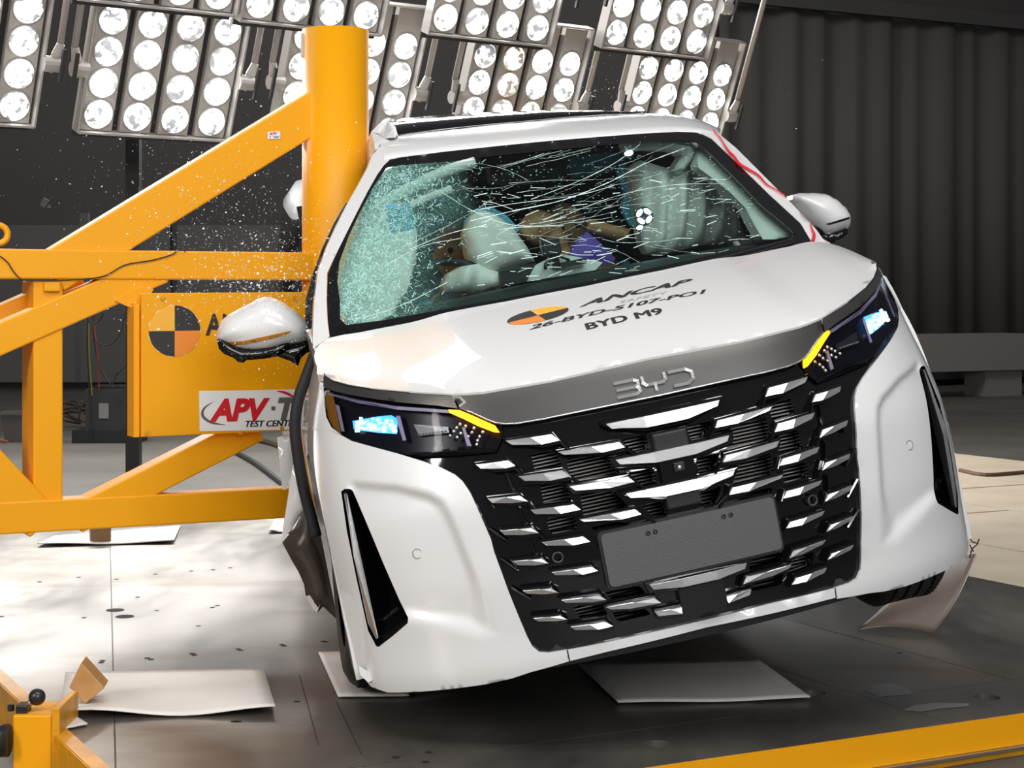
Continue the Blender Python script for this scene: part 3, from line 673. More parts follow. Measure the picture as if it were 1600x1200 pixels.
sunk = ax([fa(*p) for p in [(545,750),(620,757),(672,770),(693,782),(708,806),(726,850),(755,925),(786,992),(752,1003),(700,990),(640,974),(600,1000),(570,960),(540,800)]]); sunkA = np.array(sunk)
def relief(x, z):
    P = np.array([[abs(x), z]]); d = edist(sunkA, P)[0]
    return .020*sm(0, .022+.06*(1-sm(-.14,.02,z)), d) if inside(sunkA, P)[0] else 0.0
def fB(x, z): return loc((x, F(x, z)+relief(x, z), z))
bumpers = panel('bumper_corner', bump_poly, fB, .011, M_paint, car, holes=[P_int], rim=(0,.03,0), mirror=True)
# deep intake slots with a chrome blade on the outer edge
Pi = np.array(P_int); ci = Pi.mean(0)
for sgn, par in zip((1,-1), bumpers):
    n = len(Pi); v = [loc((sgn*p[0], F(*p)+relief(*p)+.004, p[1])) for p in Pi]
    inn = [ci+(p-ci)*.72 for p in Pi]; v += [loc((sgn*p[0], F(*p)+.115, p[1])) for p in inn]
    f = [(i,(i+1)%n,n+(i+1)%n,n+i) for i in range(n)]+[tuple(range(n,2*n))]
    o = mobj('intake_well', v, f, M_gloss, par); fix_normals(o)
    # blade
    bl = ax([fa(*p) for p in [(537,771),(543,771),(566,880),(592,998),(588,1000),(575,975),(553,870)]])
    vv = [loc((sgn*p[0], F(*p)+.004, p[1])) for p in bl]; vb = [p+np.array((0,.03,0)) for p in vv]; n = len(vv)
    o = mobj('chrome_blade', vv+vb, [tuple(range(n)), tuple(range(2*n-1,n-1,-1))]+[(i,(i+1)%n,n+(i+1)%n,n+i) for i in range(n)], M_chrome, par); fix_normals(o); bevel(o, .004)
    # fine ribs inside the slot
    q = MB()
    for k in range(10):
        t = .18+.07*k; a = Pi[3]*(1-t)+Pi[8]*t; a = np.array(a)-np.array((.022,0)); p = loc((sgn*a[0], F(*a)+.055, a[1])); q.box(p, (.035,.02,.0025))
    tag(q.build('slot_rib', M_plastic, par), kind='stuff')
    # parking sensor and outline ring
    s = np.array((.71,.098)); p = loc((sgn*s[0], F(*s)+relief(*s)-.002, s[1])); nv = Vector((-sgn*.42,-1,0)).normalized()*1
    Mx = Matrix.Translation(Vector(p)) @ Vector((sgn*.45,-1,0)).to_track_quat('Z','Y').to_matrix().to_4x4()
    q = MB(); q.lathe([(.0140,-.004),(.0140,-.0005),(.0118,-.0005),(.0118,-.004)], 24, Mx); q.build('sensor_ring', mat('sensor_ring_grey',(.25,.25,.25),.4), par)
    q = MB(); q.lathe([(.0116,-.004),(.0116,-.0006),(0,-.0006)], 24, Mx); q.build('parking_sensor', M_paint, par)
# tow-eye flap low on the pole-side corner
# ---------------- centre lip below the grille
lip_t = [fa(*p) for p in [(886,1015.5),(950,1003),(1010,990),(1100,969),(1200,944),(1309,917.5)]]
lip_b = [fa(*p) for p in [(1313,932),(1200,960),(1105,980),(1010,1004),(950,1018),(890,1033)]]
panel('bumper_lip', lip_t+lip_b, fF(0), .03, M_paint, car, rim=(0,.05,-.004))
ul = [np.array((x, -.262-.0*x)) for x in np.linspace(-.5,.5,12)]
panel('lip_underside', [np.array((x,-.235)) for x in np.linspace(-.42,.42,10)]+[np.array((x,-.262)) for x in np.linspace(.42,-.42,10)], fF(.012), .03, M_plastic, car, rim=(0,.2,-.01))
# ---------------- grille
gtop = [(787,662),(808,661),(852,653.5),(940,635.5),(1030,617)]
gl = [(786,681),(776,707),(712,713.5),(665,716.5),(662,719)]
half = [fa(*p, .012) for p in gtop+[ ]]
pts_l = ax([fa(*p, .012) for p in [(1030,617.5)]+gtop[::-1][1:]+gl+edge_in[1:]])
pts_l[0][0] = 0.0
botm = ax([fa(*p, .012) for p in [(950,1004),(1010,991)]]); bc = fa(1100,970,.012); botm.append(np.array((0.0, bc[1])))
right = pts_l+botm; left = [np.array((-p[0],p[1])) for p in right[::-1]][1:-1]
gpoly = right+left
op = {'a':[(829,709),(870,705),(879,731),(836,736)], 'b':[(844,757),(888,754),(893,786),(850,790)], 'c':[(854,809),(898,806),(904,827),(859,835)],
 'd':[(884,717),(946,710),(971,741),(894,757)], 'e':[(906,771),(957,765),(984,793),(912,808)], 'e2':[(923,824),(965,815),(993,819),(930,831)],
 'f':[(969,688),(1010,679),(1014,702),(989,707)], 'g':[(980,738),(1022,731),(1027,756),(1009,762)], 'h':[(1000,787),(1039,784),(1045,804),(1026,813)],
 'i':[(895,947),(942,944),(950,961),(906,967)], 'j':[(956,957),(1008,951),(1018,960),(966,972)], 'k':[(945,925),(1000,915),(1010,928),(955,938)]}
holes = []
for k_, P in op.items():
    h = rounded(ax([fa(*p, .012) for p in P]), .008, 3)
    holes.append(h); holes.append([np.array((-p[0],p[1])) for p in h[::-1]])
grille = panel('grille', gpoly, fF(.012), .03, M_gloss, car, holes=holes, rim=(0,.05,0))
tag(grille, 'gloss black grille field')
# radiator behind it
q = MB()
for i in range(58):
    z = -.20+i*.0095
    if .34 < z: break
    q.box(loc((0,.128,z)), (.90,.012,.0035))
o = q.build('radiator_fin', mat('radiator_grey',(.30,.28,.26),.4,metal=.6), car); tag(o, kind='stuff')
MB().box(loc((0,.185,.05)), (1.06,.02,.56)).build('radiator_core', M_dark, car)
for s in (-1,1): 
    q = MB(); q.tube([loc((s*.445,.150,-.2)), loc((s*.445,.150,.27))], .020, 12); q.build('radiator_tank', mat('tank_grey',(.10,.10,.105),.4), car, True)
# chrome bars
bars_half = {
 'A1':[(742.8,725.8),(792.8,719.3),(806.3,727.7),(789,731.8),(773,733),(750.8,732.5)],'A2':[(761.3,779),(812.3,774.2),(825,783.2),(799.5,786.2),(768.8,785.8)],
 'A3':[(781.2,829.3),(830.3,824.3),(842,832.4),(818,836.2),(788,835.7)],'A4':[(799.4,876.9),(846.3,872.5),(857.5,880),(835,883.8),(808.8,883)],
 'A5':[(816.3,923.1),(860.6,918.8),(872.5,925.6),(853.8,928.5),(823,927.8)],'A6':[(832.5,966.3),(875,961.9),(886.3,967.5),(870,970.3),(841.3,970.9)],
 'B1':[(789.4,688.8),(861.9,678.1),(875,688.1),(846.3,694.4),(800,695.4)],'B2':[(810,744.4),(878.8,734.4),(891.9,744.4),(860,751),(820,751.5)],
 'B3':[(828.8,796.9),(896.3,788.1),(908,796.3),(876,802.5),(837.5,803.5)],'B4':[(846.3,847.5),(910.6,838.1),(923,846.3),(895,851.9),(855,852.8)],
 'B5':[(861.9,894.4),(923.8,885.4),(935.6,891.9),(910,897.5),(870,899)],'B6':[(876.9,938),(935.6,929.6),(948,936.9),(925,941.3),(885,942.1)],
 'B7':[(891.3,979.4),(945.6,971.9),(958.8,978.1),(935,983.1),(898.8,984.4)],
 'C1':[(871.3,706.3),(967.5,690),(977.5,698.8),(940,707),(882,711)],'C2':[(889.4,760),(981.3,744.4),(992,753),(955,762),(899,767)],
 'C3':[(906.3,811.9),(992.5,795.6),(1003,803.8),(972,811.3),(912,815.6)],'C6':[(946.3,948.8),(1023,934.2),(1033.6,941.6),(985,951),(955,952.5)],'C7':[(1023,956.2),(1066,948),(1066,958.4),(1028.7,962.7)]}
bars_mid = {'D1':[(948.8,662.5),(1126,624.4),(1120,634),(1071,654),(1020,666),(955,668.5)],'D2':[(963.8,720.6),(1141,677.5),(1133,690),(1090,707),(1028,722),(972,727)],
 'D3':[(978,771.9),(1149,733.4),(1139,747),(1100,762),(1036,775),(985,780)],'D4':[(1013.3,915.6),(1165.2,879.8),(1160.4,887),(1116.5,905.8),(1064.5,916.4),(1020.6,920.4)]}
def bar(P, name='grille_bar', mid=None):
    """a faceted chrome blade in a gloss-black shroud"""
    n = len(P); c = np.mean(P, 0); off = -.022
    zmin = min(p[1] for p in P); zmax = max(p[1] for p in P)
    def V3(p, out=0.0): return loc((p[0], F(*p)+off+.004-out+.004*(p[1]-zmin)/(zmax-zmin+1e-6)-.003, p[1]))
    if mid is None:       # one ridge: an outer and an inner facet
        k = min(range(2, n), key=lambda i: P[i][1]+.0001*abs(i-3)); m_ = P[0]*.46+P[1]*.54
        L_ = [P[0], m_]+P[1:]; fr = [V3(p, .0045 if i in (1, k+1) else 0) for i, p in enumerate(L_)]
        fcs = [tuple([0,1,k+1]+list(range(k+2,n+1))), tuple([1]+list(range(2,k+2)))]
    else:                 # two ridges: three facets
        t1 = P[0]*.68+P[1]*.32; t2 = P[0]*.32+P[1]*.68; L_ = [P[0],t1,t2]+P[1:]; fr = [V3(p, .005 if i in (1,2,5,6) else 0) for i, p in enumerate(L_)]
        fcs = [(0,1,6,7), (1,2,5,6), (2,3,4,5)]
    N_ = len(fr); bk = [p+np.array((0,.008,0)) for p in fr]
    o = mobj(name, fr+bk, fcs+[tuple(i+N_ for i in q_[::-1]) for q_ in fcs]+[(i,(i+1)%N_,N_+(i+1)%N_,N_+i) for i in range(N_)], M_chrome, grille); fix_normals(o); bevel(o, .0010, 1)
    big = [c+(p-c)*np.array((1.10,1.0))+np.array((0,-.010 if p[1] < c[1] else .007)) for p in P]
    f0 = [loc((p[0], F(*p)+off+.010, p[1])) for p in big]; b0 = [p+np.array((0,.05,0)) for p in f0]
    s = mobj('bar_shroud', f0+b0, [tuple(range(n)), tuple(range(2*n-1,n-1,-1))]+[(i,(i+1)%n,n+(i+1)%n,n+i) for i in range(n)], M_gloss, grille); fix_normals(s); bevel(s, .003, 2)
    return o
for k_, P in bars_half.items():
    Q = ax([fa(*p, -.018) for p in P]); bar(Q); bar([np.array((-p[0],p[1])) for p in Q])
for k_, P in bars_mid.items():
    Q = [fa(*p, -.018) for p in P]
    # these span the middle: average each with its own mirror image
    xl = (Q[0][0]-Q[1][0])/2; zt = (Q[0][1]+Q[1][1])/2; zb = min(p[1] for p in Q)
    bar([np.array((xl,zt)), np.array((-xl,zt)), np.array((-xl*.94,zt-.014)), np.array((-xl*.35,zb)), np.array((xl*.35,zb)), np.array((xl*.94,zt-.014))], mid=True)
# ribs between the openings, camera block, radar, sensors
for s in (-1,1):
    for (x0,y0),(x1,y1) in (((806,728),(822,745)),((825,783),(838,797)),((842,832),(856,848)),((878,690),(893,703)),((893,746),(908,757)),((977,699),(996,711)),((992,753),(1009,763)),((1003,804),(1024,815))):
        a = fa(x0,y0,-.01); b_ = fa(x1,y1,-.01); q = MB(); q.beam(loc((s*abs(a[0]),F(*a)-.006,a[1])), loc((s*abs(b_[0]),F(*b_)-.006,b_[1])), .006,.02,(0,0,1)); q.build('grille_rib', M_gloss, grille)
    for (x0,y0),(x1,y1) in (((791,740),(803,771)),((810,793),(822,822)),((829,845),(838,871)),((760,776),(773,795)),((764,827),(792,846)),((782,874),(811,893)),((799,919),(829,937))):
        a = fa(x0,y0,-.0); b_ = fa(x1,y1,-.0); q = MB(); q.beam(loc((s*abs(a[0]),F(*a)+.006,a[1])), loc((s*abs(b_[0]),F(*b_)+.006,b_[1])), .005,.02,(1,0,0)); q.build('grille_rib', M_gloss, grille)
    p = np.array((.357,.032)); Mx = Matrix.Translation(Vector(loc((s*p[0],F(*p)-.001,p[1])))) @ Vector((s*.2,-1,0)).to_track_quat('Z','Y').to_matrix().to_4x4()
    q = MB(); q.lathe([(.0155,-.002),(.0155,.004),(.011,.004),(.011,.0)], 20, Mx); q.build('grille_sensor', mat('sensor_rim',(.06,.06,.065),.25), grille, True)
cz = [.265,.2,.13]
for z_, h in ((.262,.075),(.197,.075),(.125,.06)):
    o = MB().box(loc((0,F(0,z_)+.014,z_)), (.098,.05,h)).build('camera_block', M_plastic if z_ != .197 else M_gloss, grille); bevel(o, .006)
o = MB().box(loc((.003,F(0,.2)-.016,.204)), (.030,.012,.024)).build('camera_pod', M_plastic, grille); bevel(o, .003)
q = MB(); q.lathe([(.006,0),(.006,.003),(0,.004)], 12, Matrix.Translation(Vector(loc((.003,F(0,.2)-.022,.203)))) @ Vector((0,-1,0)).to_track_quat('Z','Y').to_matrix().to_4x4()); q.build('camera_lens', M_chrome, grille, True)
rp = [(-.062,-.115),(.062,-.115),(.064,-.175),(.048,-.202),(-.038,-.204),(-.062,-.185)]
panel('radar_cover', rounded([np.array(p) for p in rp], .008), fF(-.020), .03, mat('radar_black',(.012,.012,.012),.28), grille, rim=(0,.05,0))
# number plate
pp = rounded([np.array(p) for p in ((-.24,.071),(.24,.071),(.24,-.071),(-.24,-.071))], .014)
plate = panel('number_plate', pp, lambda x, z: loc((x, -.012+.06*z*0+.10*x*x, z)), .04, M_plate, car, rim=(0,.012,0)); tag(plate, 'blank grey number plate')
panel('plate_backing', rounded([np.array(p) for p in ((-.247,.079),(.247,.079),(.247,-.079),(-.247,-.079))], .016), lambda x, z: loc((x, -.004+.10*x*x, z)), .05, M_plastic, car, rim=(0,.05,0))
for x in (-.115,-.095,.095,.115):
    q = MB(); q.lathe([(.0065,-.001),(.0065,.0012),(.003,.0012),(.002,.0)], 12, Matrix.Translation(Vector(loc((x,-.0125+.1*x*x,.050)))) @ Vector((0,-1,0)).to_track_quat('Z','Y').to_matrix().to_4x4()); q.build('plate_screw', M_plastic, plate, True)
# ---------------- garnish above the grille with raised letters
g_top = [(709,618.7),(730,617.6),(755,615.5),(772,612.5),(800,607.8),(860,597.5),(950,577),(1012,562.5)]
g_bot = [(718,637),(735,643.5),(760,655),(773,660),(787,662.2),(808,661.2),(852,653.7),(940,635.6),(1030,617.5)]
gt = ax([fa(*p,-.002) for p in g_top]); gb = ax([fa(*p,-.002) for p in g_bot]); gt[-1][0] = 0; gb[-1][0] = 0
gp = gb+gt[::-1]; gp_full = [p for p in gb[:-1]]+[gb[-1]]+[np.array((-p[0],p[1])) for p in gb[::-1][1:]]+[np.array((-p[0],p[1])) for p in gt]+gt[::-1][1:]
def gar(x, z): return loc((x, F(x,z)-.006, z))
garn = panel('bonnet_garnish', gp_full, gar, .02, M_satin, car, rim=(0,.03,0)); tag(garn, 'satin grey strip carrying the raised letters')
# thin bright lower edge of the garnish
q = MB(); pth = [loc((p[0],F(*p)-.008,p[1])) for p in gb]+[loc((-p[0],F(*p)-.008,p[1])) for p in gb[::-1][1:]]; q.tube(pth, .0025, 6); q.build('garnish_edge', M_chrome, garn, True)
# raised letters
def lt(px, py): p = fa(px, py, -.008); return p
L0 = fa(955,612,-.008); zl = .428; 
def letters(strokes, x0, w, h, zc):
    for st in strokes:
        q = MB(); pts = [loc((x0+w*u, F(x0+w*u, zc+h*(v_-.5))-.010, zc+h*(v_-.5))) for u, v_ in st]; 
        P2 = []
        for i in range(len(pts)-1):
            a, b_ = Vector(pts[i]), Vector(pts[i+1]); d = (b_-a).normalized()*.003; q.beam(a-d, b_+d, .008, .008, (0,1,0) if abs((b_-a).normalized().y) < .9 else (0,0,1))
        o = q.build('raised_letter', M_chrome, garn)
lw, lh = .062, .038
B3 = [[(0,1),(.85,1),(1,.85),(1,.62),(.9,.5)],[(.05,.5),(.9,.5),(1,.38),(1,.15),(.85,0),(0,0)]]
Y3 = [[(0,1),(0,.62),(.12,.45),(.88,.45),(1,.62),(1,1)],[(.5,.45),(.5,0)]]
D3 = [[(0,1),(.75,1),(1,.75),(1,.25),(.75,0),(.1,0)]]
for st, xx in ((B3,-.107),(Y3,-.031),(D3,.045)): letters(st, xx, lw, lh, zl)
# side strips over the lamps
s_top = [(706,618.5),(640,614.5),(580,608.8),(545,603),(525,597),(512,589),(506,582)]
s_bot = [(505,604),(520,610.5),(545,616.5),(580,622.3),(620,628.2),(680,633.2),(715,638.2)]
panel('lamp_garnish', ax([fa(*p,-.002) for p in s_top])+ax([fa(*p,-.002) for p in s_bot]), gar, .016, M_satin, car, rim=(0,.03,0), mirror=True)
# ---------------- headlamps
l_out = [(505.5,606),(506.5,630),(510,652),(518,668),(533.8,679.5),(550,688),(580,696.3),(621,707.3),(660,715),(712,712.5),(775,706),(786,681),(783,663),(760,655.5),(735,645),(715,639),(680,634),(620,629),(580,623),(545,617),(520,611)]
lens_m = bpy.data.materials.new('lamp_lens_clear'); lens_m.use_nodes = True; nt = lens_m.node_tree; nt.nodes.clear()
o_ = nt.nodes.new('ShaderNodeOutputMaterial'); mx = nt.nodes.new('ShaderNodeMixShader'); tb_ = nt.nodes.new('ShaderNodeBsdfTransparent'); gl_ = nt.nodes.new('ShaderNodeBsdfGlossy'); fr_ = nt.nodes.new('ShaderNodeFresnel')
tb_.inputs[0].default_value = (.88,.9,.95,1); gl_.inputs['Roughness'].default_value = .03; fr_.inputs[0].default_value = 1.16
nt.links.new(fr_.outputs[0], mx.inputs[0]); nt.links.new(tb_.outputs[0], mx.inputs[1]); nt.links.new(gl_.outputs[0], mx.inputs[2]); nt.links.new(mx.outputs[0], o_.inputs[0])
LP = ax([fa(*p, .0) for p in l_out])
lamps = panel('headlamp', LP, fF(.045), .02, M_lampi, car, rim=(0,-.045,0), mirror=True)
for s, par in zip((1,-1), lamps):
    lens = panel('lamp_cover', LP, fF(.0), .02, lens_m, par, rim=(0,.0,0), xneg=(s < 0))
    def flat(name, pts, off, th, m, n_=1):
        Q = ax([fa(*p, off) for p in pts]); v = [loc((s*p[0],F(*p)+off,p[1])) for p in Q]; vb = [p+np.array((0,th,0)) for p in v]; n = len(v)
        o = mobj(name, v+vb, [tuple(range(n)), tuple(range(2*n-1,n-1,-1))]+[(i,(i+1)%n,n+(i+1)%n,n+i) for i in range(n)], m, par); fix_normals(o); return o
    flat('indicator', [(701,640),(719,641),(737.5,648.8),(773.8,665),(781,676),(772.5,675.6),(747.5,666),(722.5,653.8),(702.5,645)], .012, .01, M_amber)
    flat('light_guide', [(512,614),(560,625),(620,635),(700,640.5),(702,645.5),(690,645),(620,640),(560,630),(513,617)], .014, .01, M_lilac)
    for pts in ([(524,632),(530,634),(538.5,674),(533.5,674)], [(619,650),(625,650),(635,688),(629.5,688.5)], [(722,668),(726,668),(737,697),(730,697)]):
        flat('light_blade', pts, .014, .012, M_lilac)
    o = flat('projector', [(551,658),(590,651),(612,649),(622,655),(620,678),(590,676),(553,671)], .032, .008, M_blue)
    q = MB(); rr = random.Random(11)
    for k in range(46):
        a = fa(rr.uniform(554,617), rr.uniform(653,674) , .03); q.box(loc((s*abs(a[0]), F(*a)+.028, a[1])), (rr.uniform(.004,.014),.004,rr.uniform(.003,.008)))
    tag(q.build('led_chip', M_bluew, par), kind='stuff')
    o = flat('second_projector', [(646,663),(700,667),(702,676),(655,681)], .03, .008, mat('projector_dark',(.02,.02,.024),.2))
    q = MB()
    for k in range(9):
        a = fa(655+k*5, 678-k*.6, .028); q.box(loc((s*abs(a[0]), F(*a)+.026, a[1])), (.004,.003,.003))
    tag(q.build('lamp_facet', M_chrome, par), kind='stuff')
    q = MB()
    for x, y in ((470,665),(540,690),(645,715),(755,765),(430,710),(520,730),(620,770),(715,820),(395,755),(480,780),(575,820),(690,870),(345,810),(435,830),(560,885),(680,920)):
        a = fa(660+x/8, 580+y/8, .02); c = Vector(loc((s*abs(a[0]), F(*a)+.02, a[1]))); q.lathe([(0,-.006)]+[(.0055*math.cos(t), .0055*math.sin(t)) for t in np.linspace(-1.3,1.3,5)]+[(0,.006)], 10, Matrix.Translation(c))
    tag(q.build('lens_bead', M_chrome, par, True), kind='stuff')
    flat('lamp_step', [(640,708),(700,705),(770,700),(772,706),(712,711),(660,713)], .02, .02, M_gloss)
    if s < 0: flat('side_marker', [(507,611),(520,614),(527,650),(533,678),(520,667),(511,650)], .02, .006, mat('marker_amber',(.28,.11,.01),.15))
# ---------------- bonnet
h_front = [(509,588),(520,596),(545,603),(580,608.6),(640,614),(706,618),(730,617),(755,615),(772,612),(800,607),(860,597),(950,576),(1012,562)]
# lies on the fascia / bonnet meeting line: take x from the fascia trace, y just above the garnish
def fpt(px, py):
    a = fa(px, py, -.002); return np.array((abs(a[0]), F(*a)-.008))
fr = [fpt(*p) for p in h_front]; fr[-1][0] = 0
def Hd2(x, y):
    """bonnet, eased down onto the garnish along its front edge"""
    xs = [p[0] for p in fr[::-1]]; ys = [p[1] for p in fr[::-1]]; zs = ZF[::-1]
    yf = float(np.interp(abs(x), xs, ys)); zf = float(np.interp(abs(x), xs, zs)); k = math.exp(-max(0, y-yf)/.10)
    return Hd(x, y)*(1-k) + (zf+ (y-yf)*.30)*k
ZF = [fa(*p, -.002)[1] for p in h_front]; ZF = [z+.005 for z in ZF]
rear = [ho(*p) for p in [(1268,379),(1200,394),(1100,416),(1000,437)]]; rear = ax(rear)
r_c = np.array((0.0, .755))
side = smooth_path([fr[0], np.array((.866,.60)), np.array((.876,.68)), np.array((.879,.76)), np.array((.873,.84)), np.array((.855,.90)), np.array((.822,.935))], 4)[1:]
hood_half = [fr[-1]]+fr[::-1][1:]+side+[np.array((.79,.93)), np.array((.70,.885)), np.array((.5,.825)), np.array((.25,.775)), r_c]
hood_full = hood_half+[np.array((-p[0]+(.022*sm(.56,.72,p[1]) if p[0] > .8 else 0),p[1])) for p in hood_half[::-1]][1:-1]
def fHd(x, y): return loc((x, y, Hd2(x, y)))
hood = panel('bonnet', hood_full, fHd, .022, M_paint, car, rim=(0,.006,-.02), out=(0,-.3,1)); tag(hood, 'white bonnet printed with the test code')
# the dark gap under the bonnet front edge
q = MB(); pth = [loc((p[0],p[1]+.006,z-.004)) for p, z in zip(fr, ZF)]; q.tube(pth+[pth[-1]*np.array((-1,1,1)) if False else np.array((-(p[0]),p[1],p[2])) for p in pth[::-1][1:]], .0045, 6); q.build('bonnet_gap', M_plastic, car, True)
# printed target and code
def hp(px, py): return ho(px, py)
def hlay(px0, py0, px1, py1, pxh, pyh):
    o2 = hp(px0,py0); u = hp(px1,py1)-o2; h = hp(pxh,pyh)-o2
    def f_(a, b): q_ = o2+u*a+h*b; return loc((q_[0], q_[1], Hd2(*q_)+.0016))
    return f_
lettering('bonnet_lettering', 'ANCAP', hlay(907,480,1071,444.5,921,469.5), M_ink, hood, 1, 1, bold=.012)
lettering('bonnet_lettering', 'SAFETY', hlay(968,475,1041,459.5,971,470.5), mat('print_pale',(.42,.42,.42),.5), hood, 1, 1)
lettering('bonnet_lettering', '26-BYD-5107-PO1', hlay(828,515.5,1098,459,834,508), M_ink, hood, 1, 1, bold=.004)
lettering('bonnet_lettering', 'BYD M9', hlay(918,515,1036,489.5,914,506), M_ink, hood, 1, 1, bold=.010)
c2 = hp(840.5,493); ux = hp(888,481)-hp(793,503); R_ = np.linalg.norm(ux)/2; ud = ux/np.linalg.norm(ux); vd = np.array((-ud[1], ud[0]))
for k_, m_ in ((0,M_am),(1,M_ink),(2,M_or),(3,M_ink)):
    ts = np.linspace(k_*math.pi/2, (k_+1)*math.pi/2, 12)+.10; pts = [c2]+[c2+ud*R_*math.cos(t)+vd*R_*.62*math.sin(t) for t in ts]
    panel('bonnet_target', pts, lambda x, y: loc((x,y,Hd2(x,y)+.0014)), .02, m_, hood, rim=(0,0,0), out=(0,0,1))

# panel gaps beside the centre lip
for sx in (1,-1):
    a = fa(886,1015.5); b_ = fa(890,1033); q = MB(); q.tube([loc((sx*abs(a[0]),F(*a)-.001,a[1])), loc((sx*abs(b_[0]),F(*b_)-.001,b_[1]))], .0016, 6); q.build('lip_gap', M_plastic, car)
# ---------------- wings, doors, roof and the rest of the body
def Sx(y, z):
    zt = .43+.3*y; k = max(0, z-zt+.15)
    return .935 + .012*sm(.45,1.0,y) - 3.4*k*k - .25*max(0, -.0-z)**2
arch = [np.array((.92+.39*math.cos(t), -.05+.39*math.sin(t))) for t in np.linspace(math.radians(-28), math.radians(208), 26)]
wing = [np.array(p) for p in ((.535,.555),(.60,.580),(.72,.611),(.84,.641),(.95,.672),(1.10,.70),(1.34,.72),(1.34,-.25),(1.27,-.25))]+arch+[np.array((.56,-.25)),np.array((.40,-.25)),np.array((.415,.1)),np.array((.51,.33)),np.array((.548,.45))]
def Sl(y, z): return max(.846, .930 - .8*max(0, z-.28)**2)
panel('front_wing', wing, lambda y, z: loc((Sl(y,z), y, z)), .04, M_paint, car, rim=(-.03,0,0), out=(1,0,0))
panel('front_wing', wing, lambda y, z: loc((Sl(y,z), y, z)), .04, M_paint, car, rim=(-.03,0,0), out=(1,0,0), xneg=True)
# return of each wing onto the headlamp's outer edge
panel('wing_return', [LP[20]+np.array((.004,.012)),LP[0],LP[1],LP[2],LP[3],LP[4],np.array((.875,.455)),np.array((.909,.452)),np.array((.893,.50)),np.array((.874,.552)),np.array((.862,.585))], fF(0), .012, M_paint, car, rim=(0,.02,0), mirror=True)
for s in (1,-1):
    q = MB(); prof = [loc((s*.60, .92+.40*math.cos(t), -.05+.40*math.sin(t))) for t in np.linspace(-.4,3.6,20)]; pr2 = [loc((s*.93, .92+.40*math.cos(t), -.05+.40*math.sin(t))) for t in np.linspace(-.4,3.6,20)]
    mobj('wheel_arch_liner', prof+pr2, [(i,i+1,21+i,20+i) for i in range(19)], M_plastic, car, True)
# pole position in the car frame
pl3 = CRn.T @ (np.array((PC.x, PC.y, CT.z+.2))-np.array(CT)); PY = pl3[1]; PX = pl3[0]
def crush(y): return .37*math.exp(-((y-PY)/.55)**2)
# body shell from the door pillar back: outline sections
def section(y):
    rear = sm(3.9,5.0,y); zr = 1.25+.19*sm(3.0,4.8,y)-.10*max(0,y-4.75); w = .955-.06*rear
    pts = []
    for sgn in (-1, 1):
        cr_ = crush(y) if sgn < 0 else 0; roofcr = cr_*.55
        pts.append([np.array((sgn*(w-.06)+ cr_*.9, y, -.27)), np.array((sgn*w+cr_, y, -.05)), np.array((sgn*(w+.01)+cr_, y, .30)), np.array((sgn*(w-.01)+cr_, y, .62)), np.array((sgn*(w-.06)+cr_*.95, y, .74)),
             np.array((sgn*(w-.13)+cr_*.85, y, 1.02)), np.array((sgn*(w-.21)+roofcr, y, zr-.10)), np.array((sgn*(w-.28)+roofcr, y, zr-.03)), np.array((sgn*.35, y, zr))])
    return pts[0]+pts[1][::-1]
ys = list(np.linspace(2.15,4.6,20))+[4.75,4.88,4.96]
secs = [section(y) for y in ys]; n = len(secs[0]); v = [loc(p) for s in secs for p in s]; f = []; mi = []
for i in range(len(ys)-1):
    for k in range(n-1):
        f.append((i*n+k, i*n+k+1, (i+1)*n+k+1, (i+1)*n+k)); win = k in (4,5,n-6,n-7) and 2.0 < ys[i] < 4.87; mi.append(1 if win else 0)
f.append(tuple((len(ys)-1)*n+k for k in range(n))); mi.append(0)
shell = mobj('body_shell', v, f, M_paint, car, mats=[M_paint, mat('privacy_glass',(.010,.010,.011),.12)], midx=mi); fix_normals(shell)
for p in shell.data.polygons: p.use_smooth = True
md = shell.modifiers.new('s', 'SOLIDIFY'); md.thickness = .02
tag(shell, 'white rear body with dark side glass')
# right front door skin, floor and bulkheads
dr = [np.array(p) for p in ((1.345,-.25),(1.345,.755),(1.5,.79),(1.95,.80),(1.95,-.25))]
panel('front_door', dr, lambda y, z: loc((Sx(1.34,z) if z < .7 else .90, y, z)), .08, M_paint, car, rim=(-.02,0,0), out=(1,0,0))
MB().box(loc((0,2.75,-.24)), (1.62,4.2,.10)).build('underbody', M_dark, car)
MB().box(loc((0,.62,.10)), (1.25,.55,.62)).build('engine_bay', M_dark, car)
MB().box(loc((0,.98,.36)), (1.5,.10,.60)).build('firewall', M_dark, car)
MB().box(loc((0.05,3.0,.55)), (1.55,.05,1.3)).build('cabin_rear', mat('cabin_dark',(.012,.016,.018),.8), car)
# ---------------- windscreen
ws = [(516,527),(512,500),(511,465),(512,428),(523,402),(540,366),(560,325),(580,285),(597,260),(607,250),(625,246),(700,236.5),(850,221),(1000,209),(1060,206),(1088,207),(1110,217),(1150,255),(1200,304),(1250,350),(1266,370),(1266,379),(1200,394),(1100,416),(1000,437),(905,458),(790,482),(700,500),(600,518)]
WP = [wi(*p) for p in ws]
inn = [(541,508),(531,498),(531,470),(527,440),(530,410),(545,368),(563,330),(583,292),(604,262),(625,258),(700,252),(850,236),(1000,222),(1060,219),(1085,221),(1105,236),(1140,270),(1190,322),(1232,356),(1243,368),(1236,373),(1100,401),(1000,423),(905,443),(790,466),(700,482),(600,500)]
WI = [wi(*p) for p in inn]
gm = bpy.data.materials.new('cracked_green_glass'); gm.use_nodes = True; nt = gm.node_tree; nt.nodes.clear(); L = nt.links.new
o_ = nt.nodes.new('ShaderNodeOutputMaterial'); tr_ = nt.nodes.new('ShaderNodeBsdfTransparent'); tr_.inputs[0].default_value = (.74,.90,.85,1)
